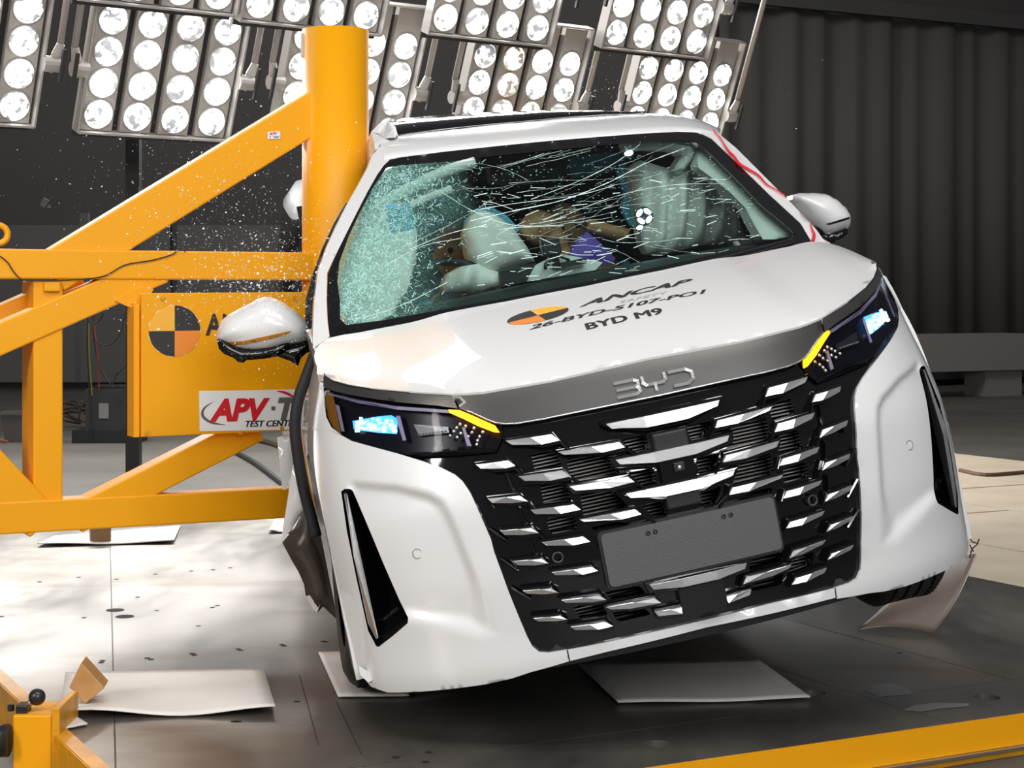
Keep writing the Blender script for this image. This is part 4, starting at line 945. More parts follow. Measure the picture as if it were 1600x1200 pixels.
gl_ = nt.nodes.new('ShaderNodeBsdfGlossy'); gl_.inputs['Roughness'].default_value = .04; frn = nt.nodes.new('ShaderNodeFresnel'); frn.inputs[0].default_value = 1.35
m1 = nt.nodes.new('ShaderNodeMixShader'); L(frn.outputs[0], m1.inputs[0]); L(tr_.outputs[0], m1.inputs[1]); L(gl_.outputs[0], m1.inputs[2])
df = nt.nodes.new('ShaderNodeBsdfDiffuse'); df.inputs[0].default_value = (.27,.60,.53,1)
tcn = nt.nodes.new('ShaderNodeTexCoord'); vor = nt.nodes.new('ShaderNodeTexVoronoi'); vor.feature = 'DISTANCE_TO_EDGE'; vor.inputs['Scale'].default_value = 62
L(tcn.outputs['Object'], vor.inputs['Vector'])
vr = nt.nodes.new('ShaderNodeMapRange'); vr.inputs['From Min'].default_value = .10; vr.inputs['From Max'].default_value = .0; vr.inputs['To Min'].default_value = .30; vr.inputs['To Max'].default_value = .9; L(vor.outputs['Distance'], vr.inputs[0])
# the pane is crazed towards the struck corner: strength falls off from the pole side
sep = nt.nodes.new('ShaderNodeSeparateXYZ'); L(tcn.outputs['Object'], sep.inputs[0])
nz = nt.nodes.new('ShaderNodeTexNoise'); nz.inputs['Scale'].default_value = 5; nz.inputs['Detail'].default_value = 5; L(tcn.outputs['Object'], nz.inputs['Vector'])
# the line of the pole-side pillar: x rises as z rises
ad = nt.nodes.new('ShaderNodeMath'); ad.operation = 'MULTIPLY_ADD'; ad.inputs[1].default_value = -.68; L(sep.outputs['Z'], ad.inputs[0]); L(sep.outputs['X'], ad.inputs[2])
a2 = nt.nodes.new('ShaderNodeMath'); a2.operation = 'MULTIPLY_ADD'; a2.inputs[1].default_value = .35; L(nz.outputs['Fac'], a2.inputs[0]); L(ad.outputs[0], a2.inputs[2])
fo = nt.nodes.new('ShaderNodeMapRange'); fo.inputs['From Min'].default_value = -1.42; fo.inputs['From Max'].default_value = -1.05; fo.inputs['To Min'].default_value = .85; fo.inputs['To Max'].default_value = 0.0; L(a2.outputs[0], fo.inputs[0])
mu = nt.nodes.new('ShaderNodeMath'); mu.operation = 'MULTIPLY'; L(vr.outputs[0], mu.inputs[0]); L(fo.outputs[0], mu.inputs[1])
m2 = nt.nodes.new('ShaderNodeMixShader'); L(mu.outputs[0], m2.inputs[0]); L(m1.outputs[0], m2.inputs[1]); L(df.outputs[0], m2.inputs[2]); L(m2.outputs[0], o_.inputs[0])
def dent(x, z):
    """the pane sags inwards at the struck corner"""
    return .05*math.exp(-((x+.62)**2+(z-1.0)**2)/.05)*0
screen = panel('windscreen', WP, fW(0), .03, gm, car, rim=(0,0,0)); tag(screen, 'shattered green-tinted windscreen')
panel('screen_border', WP, fW(-.0035), .03, M_gloss, screen, holes=[WI], rim=(0,.012,0))
# cracks: long arcs across the pane and a dense craze on the pole side
M_crack = mat('crack_white', (.62,.80,.76), .4, emit=None); rr = random.Random(21)
WPa = np.array(WI)
def ribbon(q, P2, w):
    pts = [np.array((p[0], Wd(*p)-.0022, p[1])) for p in P2]; N = len(pts)
    for i in range(N-1):
        a, b_ = pts[i], pts[i+1]; d = b_-a; l_ = np.linalg.norm(d)
        if l_ < 1e-5: continue
        s_ = np.cross(d/l_, np.array((0,-.83,.55))); s_ = s_/np.linalg.norm(s_)*w*(.6+.8*rr.random())/2
        if not (inside(WPa, np.array([P2[i]]))[0] and inside(WPa, np.array([P2[i+1]]))[0]): continue
        q.add([loc(a-s_), loc(b_-s_), loc(b_+s_), loc(a+s_)], [(0,1,2,3)])
q = MB()
# main curved tears
mains = [([(735,345),(800,330),(880,312),(950,285),(1010,255),(1070,232)],.0032), ([(730,330),(800,318),(900,305),(960,290)],.002), ([(690,300),(740,330),(800,352),(880,352)],.002), ([(830,312),(900,285),(960,255),(1000,225)],.0022), ([(860,345),(950,310),(1040,290),(1130,287)],.0016), ([(640,390),(700,365),(760,352)],.0022), ([(600,415),(660,385),(720,372)],.0018), ([(545,500),(590,490),(640,470),(700,440)],.0018)]
for P, w in mains:
    ribbon(q, [wi(*p) for p in smooth_path([(x+rr.uniform(-1,1), y+rr.uniform(-1,1)) for x, y in P], 6)], w)
# fan of long fine cracks
for k in range(48):
    x0 = rr.uniform(560,1050); y0 = 250+ (x0-560)*-.03 + rr.uniform(0,150); ln = rr.uniform(40,190); sl = -.18+rr.gauss(0,.16); cv = rr.gauss(0,.0011)
    P = []
    for t in np.linspace(0,1,9): xx = x0+ln*t; P.append((xx, y0+sl*ln*t+cv*(ln*t)**2+rr.uniform(-1.2,1.2)))
    ribbon(q, [wi(*p) for p in P], rr.choice((.0004,.0006,.0009)))
for k in range(190):       # broken glints on the lower right
    x0 = rr.uniform(740,1180); y0 = 300+rr.uniform(0,150)-(x0-760)*.12; ln = rr.uniform(6,26); sl = -.1+rr.gauss(0,.25)
    ribbon(q, [wi(x0,y0), wi(x0+ln,y0+sl*ln)], rr.uniform(.0008,.0028))
o = q.build('glass_crack', M_crack, screen); tag(o, kind='stuff')
q = MB()
for k in range(2600):      # crazing by the pole
    t = rr.random(); ex = 607-95*t**.8; ey = 252+270*t; w_ = abs(rr.gauss(0,55))+rr.uniform(0,10); x0 = ex+w_; y0 = ey+rr.uniform(-25,25); a = rr.uniform(0,6.28); ln = rr.uniform(2,9)
    ribbon(q, [wi(x0,y0), wi(x0+ln*math.cos(a), y0+ln*math.sin(a))], rr.uniform(.0006,.0020))
for k in range(900):      # powdered specks everywhere
    x0 = rr.uniform(620,1180); y0 = rr.gauss(300,48)
    ribbon(q, [wi(x0,y0), wi(x0+rr.uniform(1,3), y0+rr.uniform(-1,1))], rr.uniform(.0006,.0018))
o = q.build('glass_craze', mat('craze_white',(.42,.72,.66),.4), screen); tag(o, kind='stuff')
# wipers
for pts in ([(1238,375),(1180,390),(1110,408),(1030,428)], [(1240,379),(1180,396),(1110,414),(1050,428)], [(690,497),(760,486),(840,470),(925,452)]):
    q = MB(); P = [wi(*p, -.02) for p in smooth_path(pts,4)]; q.tube([loc((p[0],Wd(*p)-.02,p[1])) for p in P], .006, 6); q.build('wiper', M_plastic, car)
# cowl strip
cw = [np.array((x, .735+.165*(abs(x)/.79)**2+.03)) for x in np.linspace(-.80,.80,17)]
v = [loc((p[0], p[1]-.01, Hd(*p)-.008)) for p in cw]+[loc((p[0], p[1]+.12, Hd(*p)-.02)) for p in cw]; mobj('cowl', v, [(i,i+1,18+i,17+i) for i in range(16)], M_plastic, car)
# ---------------- pillars and roof
def strip(name, outer, inner, m, off=-.004, rim=(0,.09,0), srf=None):
    P = [wi(*p, off) for p in outer]+[wi(*p, off) for p in inner[::-1]]; return panel(name, P, fW(off), .02, m, car, rim=rim)
strip('roof_pillar', [(1122,208),(1150,231),(1200,281),(1240,321),(1275,358),(1292,382)], [(1092,207),(1112,217),(1151,254),(1201,303),(1251,349),(1268,378)], M_paint)
strip('roof_pillar', [(597,226),(581,243),(574,262),(558,292),(541,322),(526,352),(510,388),(497,424),(491,470),(489,520),(489,545)], [(612,247),(600,258),(590,272),(574,300),(553,341),(536,375),(521,405),(511,426),(510,470),(512,505),(515,526)], M_paint, rim=(.0,.10,0))
hl = [(600,252),(612,247.5),(700,236),(850,220.5),(1000,208.5),(1060,205.5),(1092,207.5),(1124,212)]
hu = [(590,216),(612,213.5),(700,203),(850,188),(1000,178),(1058,180.5),(1096,189.5),(1124,208)]
A_ = [np.array(wi(*p, -.004)) for p in hl]; A_ = [np.array((p[0], Wd(*p)-.004, p[1])) for p in A_]; U_ = [aty(*p, 1.98) for p in hu]
A_ = smooth_path(A_, 5); U_ = smooth_path(U_, 5); N = len(A_); v = []; f = []; K = 7
for i in range(N):
    for k in range(K):
        t = k/(K-1); p = A_[i]*(1-t)+U_[i]*t; p = p+np.array((0,-.05,.03))*math.sin(math.pi*t)*.6; v.append(loc(p))
for i in range(N-1):
    for k in range(K-1): f.append((i*K+k, (i+1)*K+k, (i+1)*K+k+1, i*K+k+1))
o = mobj('roof_header', v, f, M_paint, car, True); md = o.modifiers.new('s','SOLIDIFY'); md.thickness = .012; md.offset = -1
# popped black roof glass
gf = [(618,213.5),(700,203.5),(850,188.5),(960,180.5),(1010,178)]; gu = [(606,190),(640,184),(750,176),(900,172),(1005,176)]
A_ = smooth_path([aty(*p,1.96) for p in gf],5); U_ = smooth_path([aty(*p,2.55) for p in gu],5); N = len(A_); v = []; f = []
for i in range(N):
    m_ = A_[i]*.72+U_[i]*.28+np.array((0,0,.028*(1-(i/(N-1))**2))); back = U_[i]+np.array((.02,1.4,-.04)); v += [loc(A_[i]), loc(A_[i]+np.array((0,0,.012))), loc(m_), loc(U_[i]), loc(back)]
for i in range(N-1):
    for k in range(4): f.append((i*5+k,(i+1)*5+k,(i+1)*5+k+1,i*5+k+1))
o = mobj('roof_glass', v, f, mat('roof_glass_black',(.006,.006,.007),.10,coat=1), car, True); tag(o, 'black glass roof panel sprung out of its frame')
# crumpled white roof rail by the pole
cr_pts = [(577,250),(576,228),(580,206),(592,193),(606,189),(618,198),(622,213),(608,222),(604,236),(598,247)]
P = [aty(*p, 1.88) for p in cr_pts]; c = np.mean(P, 0); rr = random.Random(4); v = [loc(c+np.array((0,-.06,.0)))]; n = len(P)
for p in P: v.append(loc(p))
for p in P: v.append(loc((p+c)/2+np.array((rr.uniform(-.02,.02),rr.uniform(-.09,.02),rr.uniform(-.02,.02)))))
f = [(0,n+1+i,n+1+(i+1)%n) for i in range(n)]+[(n+1+i,1+i,1+(i+1)%n,n+1+(i+1)%n) for i in range(n)]
for p in P: v.append(loc(p+np.array((.02,.5,0))))
f += [(1+i,2*n+1+i,2*n+1+(i+1)%n,1+(i+1)%n) for i in range(n)]
o = mobj('crumpled_rail', v, f, M_paint, car); fix_normals(o)
# dark door frame between pillar and pole, door seal, crumpled door and torn liner
def poly_at(name, pts, y, m, th=.03, ys_=None, bulge=0.0, parent=None):
    P = [aty(*p, y) for p in pts]; A2_ = [np.array((p[0],p[2])) for p in P]
    Pa = np.array(A2_); dm = max(edist(Pa, np.array([Pa.mean(0)]))[0], .01)
    def fn(x, z): d = edist(Pa, np.array([[x,z]]))[0]; return loc((x, y - bulge*sm(0,1,min(1,d/dm)), z))
    return panel(name, A2_, fn, .025, m, parent or car, rim=(0,th,0))
poly_at('door_frame', [(559,306),(541,323),(526,352),(510,388),(497,424),(490,470),(489,545),(481,552),(477,520),(478,470),(488,430),(505,385),(523,347),(540,318)], 1.62, M_plastic, .05)
q = MB(); P = smooth_path([aty(*p,1.22) for p in [(494,548),(480,585),(466,625),(461,668),(466,715),(475,765),(486,808),(494,838)]],4)
q.tube([loc(p) for p in P], .019, 8); o = q.build('door_seal', M_rub, car, True); tag(o, 'black rubber seal bowed out of the door gap')
poly_at('crumpled_door', [(464,690),(459,719),(452,765),(445,809),(440,845),(455,828),(478,792),(496,835),(490,800),(480,760),(474,720),(470,690)], 1.36, M_paint, .04, bulge=.03)
poly_at('torn_panel', [(433,684),(458,678),(462,700),(458,730),(447,765),(441,765)], 1.75, M_paint, .03, bulge=.01)
o = poly_at('torn_liner', [(441,848),(460,826),(478,790),(492,810),(510,850),(530,925),(545,985),(520,962),(505,948),(495,958),(487,948),(478,932),(475,913),(466,893),(456,876)], 1.35, mat('liner_brown',(.050,.038,.030),.35), .01, bulge=.05); tag(o, 'torn dark liner hanging below the door')
poly_at('liner_edge', [(478,932),(484,930),(497,950),(500,944),(495,958),(488,950)], 1.33, M_sheet, .005)
# ---------------- wheels
M_tyre = mat('tyre', (.028,.026,.025), .7); M_rim = mat('alloy', (.45,.45,.46), .3, metal=.9)
def wheel(x, y, z, sgn):
    w = .115; R0 = .36
    prof = [(.235,-w),(.255,-w-.004),(.31,-w-.008),(.342,-w+.008),(R0,-w+.03)]
    gr = []
    for k in range(4):
        c0_ = -.062+.0413*k; gr += [(R0,c0_-.006),(R0-.012,c0_-.005),(R0-.012,c0_+.005),(R0,c0_+.006)]
    prof = prof+gr+[(R0,w-.03),(.342,w-.008),(.31,w+.008),(.255,w+.004),(.235,w)]
    Mx = Matrix.Rotation(math.pi/2,4,'Y'); q = MB(); q.lathe(prof, 64, Mx); o = q.build('wheel', M_tyre, car); o.location = loc((x,y,z)); fix_normals(o)
    for p in o.data.polygons: p.use_smooth = abs((Mx.inverted() @ p.center).z) > w-.02
    q = MB(); q.lathe([(.235,-.10),(.215,-.09),(.205,.02),(.225,.07),(.235,.10)], 40, Mx); q.build('rim_barrel', M_rim, o, True)
    for k in range(6):
        a = 2*math.pi*k/6; q = MB(); d = Vector((0,math.cos(a),math.sin(a))); q.beam(Vector((sgn*.07,0,0))+d*.03, Vector((sgn*.085,0,0))+d*.215, .05,.03,Vector((1,0,0)).cross(d)); bevel(q.build('spoke', M_rim, o), .006)
    q = MB(); q.lathe([(.0,.09*sgn),(.05,.09*sgn),(.055,.05*sgn)], 20, Mx); q.build('hub_cap', M_rim, o, True)
    q = MB()       # tread sipes
    for k in range(72):
        a = 2*math.pi*k/72; q.box(Vector((-.0,R0*math.cos(a),R0*math.sin(a)))+Vector((w*.62,0,0)), (.028,.0035,.004), Matrix.Rotation(a,3,'X')); q.box(Vector((-w*.62,R0*math.cos(a),R0*math.sin(a))), (.028,.0035,.004), Matrix.Rotation(a,3,'X'))
    s = q.build('tread_sipe', M_dark, o); tag(s, kind='stuff')
    q = MB()       # raised sidewall lettering blocks
    return o
wl_ = wheel(-.79,.92,-.035,-1); wl_.rotation_euler = (0,.13,0); wheel(.845,.95,-.15,1); wheel(-.83,3.95,-.06,-1); wheel(.83,3.95,-.10,1)
# jacking flap at the bumper corner
poly_at('tow_flap', [(561,1041),(583,1054),(581,1064),(575,1066),(563,1055)], .335, M_paint, .01)
# ---------------- door mirrors
def mirror_cap(outl, low, slot, foot, y, sgn, dep_):
    P = [aty(*p, y) for p in outl]; Pa = [np.array((p[0],p[2])) for p in P]; A_ = np.array(Pa); dm = edist(A_, np.array([A_.mean(0)]))[0]
    def fn(x, z): d = edist(A_, np.array([[x,z]]))[0]/dm; d = min(1,d); return loc((x, y-dep_*math.sqrt(max(0,1-(1-d)**2)), z))
    cap = panel('door_mirror', Pa, fn, .011, M_paint, car, rim=(0,.07,0), back=True)
    def on(p): a = aty(*p, y-dep_*.75); d = min(1, edist(A_, np.array([[a[0],a[2]]]))[0]/dm) if inside(A_, np.array([[a[0],a[2]]]))[0] else 0; return np.array((a[0], y-dep_*math.sqrt(max(0,1-(1-d)**2))-.003, a[2]))
    def slab(nm, pts, yy, th):
        Q = [np.array((q_[0], q_[2])) for q_ in (aty(*p, yy) for p in pts)]; Qa = np.array(Q)
        o = panel(nm, Q, lambda x, z: loc((x, yy-.02*sm(0,.02,edist(Qa, np.array([[x,z]]))[0]), z)), .009, M_gloss, cap, rim=(0,th,0), back=True); return o
    slab('mirror_base', low, y-dep_*.45, .10)
    S2 = [np.array((q_[0], q_[2])) for q_ in (aty(*p, y-dep_*.75) for p in slot[0])]
    def fs(x, z): d = min(1, edist(A_, np.array([[x,z]]))[0]/dm) if inside(A_, np.array([[x,z]]))[0] else 0; return loc((x, y-dep_*math.sqrt(max(0,1-(1-d)**2))-.004, z))
    panel('mirror_indicator', S2, fs, .008, slot[1], cap, rim=(0,.01,0))
    slab('mirror_arm', foot, y-.02, .06)
    return cap
lo_l = [(338.5,530),(355,532),(375,543),(386,545),(415,542),(434,536),(452,532),(452,545),(434,557),(410,561),(385,563),(380,567),(372,566),(366,560),(350,553),(342,545)]
m_l = mirror_cap([(338,532),(340,515),(346,501),(358,491),(374,482),(390,474),(402,467),(412,464),(424,465),(440,471),(458,483),(470,493),(481,507),(482,532),(470,537),(450,540),(434,545),(415,549),(392,550),(370,547),(352,538)], lo_l,
   ([(340,536),(380,533),(430,522),(453,517),(447,523),(420,530),(385,538),(352,541)], mat('mirror_amber',(.55,.22,.02),.25)), [(434,543),(482,533),(486,545),(470,560),(466,572),(455,565),(434,557)], 1.50, -1, .085)
tag(m_l, 'white door mirror bent forward on the pole side')
m_r = mirror_cap([(1238,312),(1239,305),(1248,302),(1270,301.5),(1290,303),(1306,311),(1319,324),(1327,335),(1327,345),(1325,357),(1310,363),(1296,368),(1285,366),(1262,345),(1246,325)], [(1293,370),(1306,364),(1325,357),(1325,365),(1318,371),(1308,376),(1300,373)],
   ([(1290,350),(1308,344),(1327,338.5),(1326.5,342),(1310,347),(1295,351.5)], M_gloss), [(1285,362),(1300,368),(1310,376),(1298,380),(1284,372)], 1.50, 1, .085)
# red wires taped along the far pillar
M_wire = mat('red_wire', (.75,.01,.02), .4)
q = MB(); P = [wi(*p,-.02) for p in smooth_path([(1114,203),(1125,215),(1133,228),(1140,238),(1147,245),(1155,256),(1170,265),(1185,274),(1198,288),(1212,296),(1227,306)],4)]; N = len(P)
q.tube([loc((p[0],Wd(*p)-.02,p[1])) for p in P], [.0022+.0032*math.exp(-((i/N-.45)/.25)**2) for i in range(N)], 6); tag(q.build('red_wire', M_wire, None), 'red wire taped along the windscreen pillar near the roof', 'wire')
w_ = bpy.data.objects['red_wire']; w_.location = car.location; w_.rotation_euler = car.rotation_euler
q = MB(); P = [wi(*p,-.02) for p in smooth_path([(1266,348),(1269,358),(1272,366),(1270,377)],4)]; N = len(P); q.tube([loc((p[0],Wd(*p)-.02,p[1])) for p in P], [.002+.004*i/N for i in range(N)], 6)
w2 = q.build('red_wire', M_wire, None); w2.location = car.location; w2.rotation_euler = car.rotation_euler; tag(w2, 'short red wire end at the bonnet corner by the far pillar', 'wire')
# ---------------- inside the cabin
M_dash = mat('dash_dark', (.022,.032,.034), .6); M_bag = mat('airbag_fabric', (.80,.78,.75), .85, bump=(220,.15)); M_trim = mat('trim_pale', (.72,.72,.68), .7)
v = []; f = []; prof = [(.88,.62),(.92,.668),(1.10,.728),(1.30,.731),(1.42,.71),(1.48,.64),(1.46,.40)]
xs = np.linspace(-.80,.80,15)
for x in xs:
    for y, z in prof: v.append(loc((x, y+.16*x*x, z+.018*math.cos(x*2.0)-.02)))
K = len(prof)
for i in range(len(xs)-1):
    for k in range(K-1): f.append((i*K+k,(i+1)*K+k,(i+1)*K+k+1,i*K+k+1))
mobj('dashboard', v, f, M_dash, car, True)
# steering wheel
c = Vector(loc(aty(702,482,1.52))); T = Matrix.Translation(c) @ Matrix.Rotation(math.radians(62),4,'X'); q = MB()
q.tube([T @ Vector((.185*math.cos(t),.185*math.sin(t),0)) for t in np.linspace(0,2*math.pi,41)], .016, 8, False); stw = q.build('steering_wheel', M_rub, car, True)
q = MB(); q.lathe([(0,.02),(.06,.015),(.07,-.02),(0,-.03)], 20, T); q.build('wheel_hub', M_rub, stw, True)
for a in (0.2,2.94,4.71):
    q = MB(); q.beam(T @ Vector((.05*math.cos(a),.05*math.sin(a),0)), T @ Vector((.18*math.cos(a),.18*math.sin(a),0)), .03,.015,(0,0,1)); q.build('wheel_spoke', M_rub, stw)
def pillow(name, pts, y, t, m, folds=None, parent=car, step=.016, label=None, behind=None):
    P = [aty(*p, y) for p in pts] if behind is None else [np.array((a_[0], 0, a_[1])) for a_ in (wi(*p, behind) for p in pts)]; Pa = [np.array((p[0],p[2])) for p in P]; A_ = np.array(Pa); G = A_.mean(0); dm = max(edist(A_, np.array([G]))[0], .02)
    def fn(x, z):
        d = min(1, edist(A_, np.array([[x,z]]))[0]/dm); h = math.sqrt(max(0,1-(1-d)**2))
        return loc((x, (y if behind is None else Wd(x,z)+behind) - t*h - (folds(x, z) if folds else 0)*h, z))
    o = panel(name, Pa, fn, step, m, parent, rim=(0,.10,0)); 
    for k, p in enumerate(o.data.polygons): p.use_smooth = True
    if label: tag(o, label)
    return o
# pole-side curtain bag, centre bag, far curtain bag with hanging lobes
pillow('airbag', [(548,505),(533,480),(532,440),(545,395),(565,350),(590,312),(615,300),(640,322),(652,365),(650,410),(636,455),(612,492),(580,508)], 1.34, .05, M_bag, lambda x, z: .022*math.sin(40*(x*.55+z*.85)), label='crumpled grey airbag behind the crazed glass', behind=.16)
pillow('airbag', [(724,368),(735,338),(750,328),(772,333),(801,355),(823,385),(836,408.5),(810,418),(783,425),(760,430),(741,420),(730,400)], 1.62, .10, M_bag, lambda x, z: .016*math.sin(34*(x*.9+z*.5)), label='inflated white airbag beside the steering wheel')
pillow('airbag', [(690,447),(700,428),(722,416),(748,412),(765,420),(782,426),(783,452),(740,458),(700,460)], 1.56, .05, M_bag, lambda x, z: .02*math.sin(60*(x-z*.3)), label='lower white airbag fold above the dashboard')
xl = aty(1000,330,1.72)[0]; xr = aty(1160,330,1.72)[0]
def lobes(x, z): u = (x - xl + (z-.8)*-.25)/(xr-xl); return .07*abs(math.sin(math.pi*5*u))
pillow('airbag', [(985,262),(1000,250),(1040,262),(1075,255),(1105,268),(1135,290),(1150,315),(1156,345),(1166,374),(1130,380),(1095,384),(1060,392),(1035,399),(1012,396),(1004,380),(996,340),(988,300)], 1.72, .05, M_bag, lobes, step=.011, label='pleated white curtain airbag on the far side')
pillow('airbag', [(975,222),(1010,216),(1050,217),(1078,220),(1089,232),(1084,247),(1072,262),(1062,272),(1054,262),(1066,243),(1050,234),(1010,232),(980,236)], 1.60, .035, M_trim, label='pale curtain airbag roll under the far roof rail')
q = MB(); q.tube([loc(p) for p in smooth_path([aty(*p,1.56) for p in [(586,322),(620,305),(660,284),(700,266),(742,253)]],5)], .020, 10); q.build('airbag_tube', M_bag, car, True)
q = MB(); q.tube([loc(p) for p in smooth_path([aty(*p,1.50) for p in [(598,346),(635,325),(670,308),(706,295)]],5)], .014, 10); q.build('airbag_tube', M_bag, car, True)
pillow('pillar_trim', [(1091,262),(1088,232),(1096,222),(1110,222),(1140,252),(1190,305),(1240,358),(1242,368),(1212,374),(1192,374),(1178,350),(1165,325),(1140,300),(1115,280)], 1.66, .02, M_trim, behind=.10)
poly_at('side_window', [(1150,305),(1170,318),(1185,340),(1196,368),(1168,374),(1158,345)], 1.78, M_dark, .02)
# headliner and sun-visor block in the dark, overhead console
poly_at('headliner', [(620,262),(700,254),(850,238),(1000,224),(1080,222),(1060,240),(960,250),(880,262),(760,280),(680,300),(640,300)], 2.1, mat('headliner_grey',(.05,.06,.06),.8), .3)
o = poly_at('overhead_console', [(765,262),(800,250),(845,246),(890,252),(888,278),(845,285),(790,292),(768,285)], 1.75, M_plastic, .1, bulge=.03)
# seats
M_seat = mat('seat_dark', (.02,.03,.04), .8)
for x in (-.38,.38):
    st = empty('seat', loc((x,2.05,0)), parent=car)
    for nm, cz_, d in (('seat_back',(0,.28,.52),(.50,.14,.75)),('seat_cushion',(0,-.05,.10),(.52,.52,.16)),('head_restraint',(0,.32,1.0),(.26,.10,.20))):
        o = MB().box(cz_, d).build(nm, M_seat, st); bevel(o,.04,3)
M_teal = mat('cloth_blue', (.10,.36,.52), .7); M_skin = mat('dummy_skin', (.30,.155,.075), .5); M_purple = mat('cloth_purple', (.11,.06,.36), .7)
# ---------------- far-side front door glass, cant rail and mirror stalk
def fx(y, z): return loc((.865-.20*max(0, z-.74), y, z))
o = panel('door_glass', [np.array(p) for p in ((1.14,.715),(1.40,.755),(2.18,.775),(2.18,1.12),(1.78,1.10),(1.62,1.03),(1.36,.86))], fx, .06, mat('privacy_glass',(.010,.010,.011),.12), car, rim=(-.006,0,0), out=(1,0,0))
a = wi(1118,212,.02); q = MB(); q.tube([loc(p) for p in smooth_path([np.array((.850,1.18,.735)), np.array((.812,1.44,.90)), np.array((.772,1.68,1.06)), np.array((a[0]-.01,1.86,1.13)), np.array((.73,2.2,1.16))], 5)], .015, 10); q.build('cant_rail', M_paint, car, True)
q = MB(); q.tube([loc((.885,1.53,.715)), loc((.95,1.52,.700)), loc((1.03,1.50,.705))], [.03,.024,.028], 10); q.build('mirror_stalk', M_gloss, car, True)
